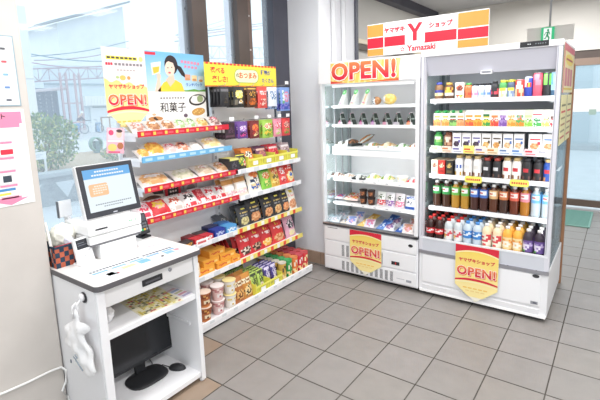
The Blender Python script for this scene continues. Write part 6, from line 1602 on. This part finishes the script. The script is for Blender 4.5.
for k, (y, x, pr, lab) in enumerate((
    (-1.765, -.02, redw('f4e6e8', 'd8405a', 'f0c8d0', 'd8405a', .13), 'pink patterned white pack at the left end'),
    (-1.655, -.01, redw('d8323c', 'c9262f', 'f0cf4a', 'e9b0a0', .15), 'red bread pack with a yellow picture'),
    (-1.53, -.01, redw('e6e0dc', 'c9bcb4', 'c95a44', 'f0e6e0', .14), 'grey clear pack with a red badge'),
    (-1.405, -.01, redw('e3dfdd', 'd8404a', '2f2c2e', 'f4f0ee', .14), 'pack with a black and white face and red base'),
    (-1.30, -.03, redw('c93440', 'e8e0de', 'b52a36', 'd9888a', .11, .16), 'slim red and silver pack'),
    (-1.205, -.03, redw('d4d0ce', 'c9303c', 'c9303c', 'f0e9e8', .12), 'red based silver pack, left of three'),
    (-1.105, -.03, redw('d4d0ce', 'c9303c', 'c9303c', 'f0e9e8', .12), 'red based silver pack, middle of three'),
    (-1.005, -.03, redw('d4d0ce', 'c9303c', 'c9303c', 'f0e9e8', .12, .17), 'red based silver pack, right of three'))):
    gput(pr, 'bread_pack', x, y, zd, .9, lab + ' of the lower red edged shelf', 'bread', 'packs on the lower red edged shelf')
# menu card and pastry picture behind them
t = thing('menu_card', 'small black menu card in a red frame behind the lower bread packs', 'card', (-.185, -1.445, .876), (0, 0, RZ))
obj('frame', MB().box(-.065, .065, -.002, .002, 0, .165, 'cf2f3c'), t, (0, 0, 0)); obj('panel', MB().box(-.045, .045, -.004, -.002, .05, .155, '3a3230'), t, (0, 0, 0))
b = MB()
for i in range(3):
    for j in range(3): b.rect(-.03 + i*.022, -.03 + i*.022 + .014, .07 + j*.027, .07 + j*.027 + .012, -.0045, 'e6dcd6')
obj('print', b, t, (0, 0, 0))
t = thing('pastry_picture', 'dark pastry picture card behind the red bread packs at the left end', 'card', (-.185, -1.62, .876), (0, 0, RZ))
obj('sheet', MB().box(-.10, .10, -.002, .002, 0, .17, 'e6d8cc'), t, (0, 0, 0))
b = MB().ell(.0, .06, .085, .045, -.003, '6a4436').ell(-.03, .075, .045, .02, -.0035, '8a5a44').ell(.035, .05, .035, .018, -.0035, '9a6a52').poly([(-.03, .16), (.095, .165), (.095, .10), (.02, .11)], -.0030, '332a28')
obj('print', b, t, (0, 0, 0))
t = thing('photo_card', 'grey photo card standing right of the black menu card', 'card', (-.185, -1.29, .876), (0, 0, RZ))
obj('sheet', MB().box(-.06, .06, -.002, .002, 0, .165, 'a39c9c'), t, (0, 0, 0)); obj('print', MB().ell(0, .09, .04, .04, -.003, '7d7474').rect(-.04, .04, .02, .035, -.003, 'c9c2c2'), t, (0, 0, 0))
# chocolate bars and wafer boxes
ze = .6072
for k, (x, y, w, c, c2, yaw, lab) in enumerate(((-.03, -1.585, .08, '4a3a34', 'c9b8a0', 0, 'dark brown chocolate bars pack at the left end, front'), (-.10, -1.575, .08, '5a4238', 'd8c8b0', .1, 'dark brown chocolate bars pack at the left end, behind'),
                                               (-.03, -1.495, .08, '3f3434', 'e0a04a', 0, 'black and orange chocolate pack'), (-.03, -1.40, .08, 'cf3038', 'f4e0dc', 0, 'red chocolate box with a white card before it'),
                                               (-.11, -1.40, .085, '8a3034', 'e9c8c0', .08, 'dark red chocolate box behind the bright red one'), (-.035, -1.31, .085, 'c8303c', 'f0f0ee', 0, 'red and white wafer box'),
                                               (-.11, -1.30, .09, '5a4a48', 'c9b0a0', -.06, 'brown wafer box behind the red and white one'))):
    gput([('box_body', grid_box('box_body', w, .07, .045, D(c, ('r', .1, .9, .35, .8, c2, c)), c, c))], 'chocolate_box', x, y, ze, 0, lab + ' of the chocolate shelf', 'box', 'chocolate boxes', yaw=yaw)
for k, (x, y, w, h, c, c2, lab) in enumerate(((-.035, -1.20, .10, .06, '2c3f9c', 'b8c4e6', 'deep blue wafer box in front'), (-.12, -1.19, .10, .066, '3a3f6a', 'c9a070', 'navy wafer box behind the deep blue one'), (-.035, -1.085, .105, .06, '5aa3dc', 'e3f0fa', 'light blue wafer box in front'), (-.12, -1.075, .10, .066, '4a7fc0', 'b9a58a', 'mid blue wafer box behind the light blue one'))):
    gput([('box_body', grid_box('box_body', w, .075, h, D(c, ('e', .5, .5, .38, .3, c2, c)), c, c))], 'wafer_box', x, y, ze, 0, lab + ' on the chocolate shelf', 'box', 'wafer boxes')
obj('price_card', MB().box(.009, .011, -1.43, -1.33, .60, .645, 'fbfbfb').box(.011, .0115, -1.42, -1.345, .615, .63, 'd86a6a'), GO)
# ------------------------------------------------------------------ light
w = bpy.data.worlds.new('world'); S.world = w; w.use_nodes = True
bg = w.node_tree.nodes['Background']; bg.inputs['Color'].default_value = (.86, .95, 1, 1); bg.inputs['Strength'].default_value = 1.22
def area(name, loc, rot, sx, sy, power, col=(1, 1, 1), parent=None):
    l = bpy.data.lights.new(name, 'AREA'); l.shape = 'RECTANGLE'; l.size = sx; l.size_y = sy; l.energy = power; l.color = col
    o = bpy.data.objects.new(name, l); COL.objects.link(o); o.location = loc; o.rotation_euler = rot
    if parent: o.parent = parent
    return o
for k, (x, lab) in enumerate(((.95, 'long white ceiling light nearest the windows'), (2.5, 'long white ceiling light over the middle of the shop'), (4.2, 'long white ceiling light farthest from the windows'))):
    t = thing('ceiling_light', lab, 'ceiling light', (x, -1.9, 2.78), (0, 0, 0), 'ceiling lights')
    obj('housing', MB().box(x-.16, x+.16, -4.1, .1, 2.80, 2.85, 'f2f2f2'), t)
    obj('diffuser', MB().box(x-.13, x+.13, -4.05, .05, 2.785, 2.80, 'ffffff|e'), t)
    area('ceiling_lamp', (x, -2.0, 2.775), (0, 0, 0), .5, 4.0, 42, (1, .985, .97))
t = thing('ceiling_light', 'short white ceiling light towards the glazed door', 'ceiling light', (1.6, 2.3, 2.78))
obj('housing', MB().box(1.0, 2.2, 2.2, 2.5, 2.80, 2.85, 'f2f2f2'), t); obj('diffuser', MB().box(1.03, 2.17, 2.23, 2.47, 2.785, 2.80, 'ffffff|e'), t)
area('ceiling_lamp', (1.6, 2.35, 2.775), (0, 0, 0), 1.1, .3, 42)
area('showcase_lamp_and_fill', (1.54, .0, 1.715), (math.radians(25), 0, 0), .8, .05, .7)
area('chiller_lamp_and_fill', (.62, .0, 1.705), (math.radians(25), 0, 0), .75, .05, .5, (.95, .98, 1))

area('chiller_lamp_and_fill', (.62, .06, 1.083), (math.radians(20), 0, 0), .75, .04, .5, (.95, .98, 1))  # added fill under the thick shelf, brightens the case's lower half
for x, rz, p_ in ((.215, -.5, .7), (1.03, .5, .7)): area('chiller_lamp_and_fill', (x, -.055, 1.12), (PI/2, 0, rz), .03, 1.15, p_, (.94, .98, 1))  # unseen upright fill lights, added to even out the food case interior
for x, rz, p_ in ((1.13, -.5, .55), (1.955, .5, .55)): area('showcase_lamp_and_fill', (x, -.04, 1.12), (PI/2, 0, rz), .03, 1.15, p_)  # upright fill strips added behind the posts to brighten the drink shelves
S.view_settings.view_transform = 'Standard'; S.view_settings.look = 'None'; S.view_settings.gamma = 1; S.view_settings.use_curve_mapping = False
S.view_settings.exposure = .44
S.cycles.max_bounces = 8; S.cycles.diffuse_bounces = 4; S.cycles.glossy_bounces = 3; S.cycles.transparent_max_bounces = 12
S.cycles.use_denoising = True
S.cycles.sample_clamp_indirect = 6
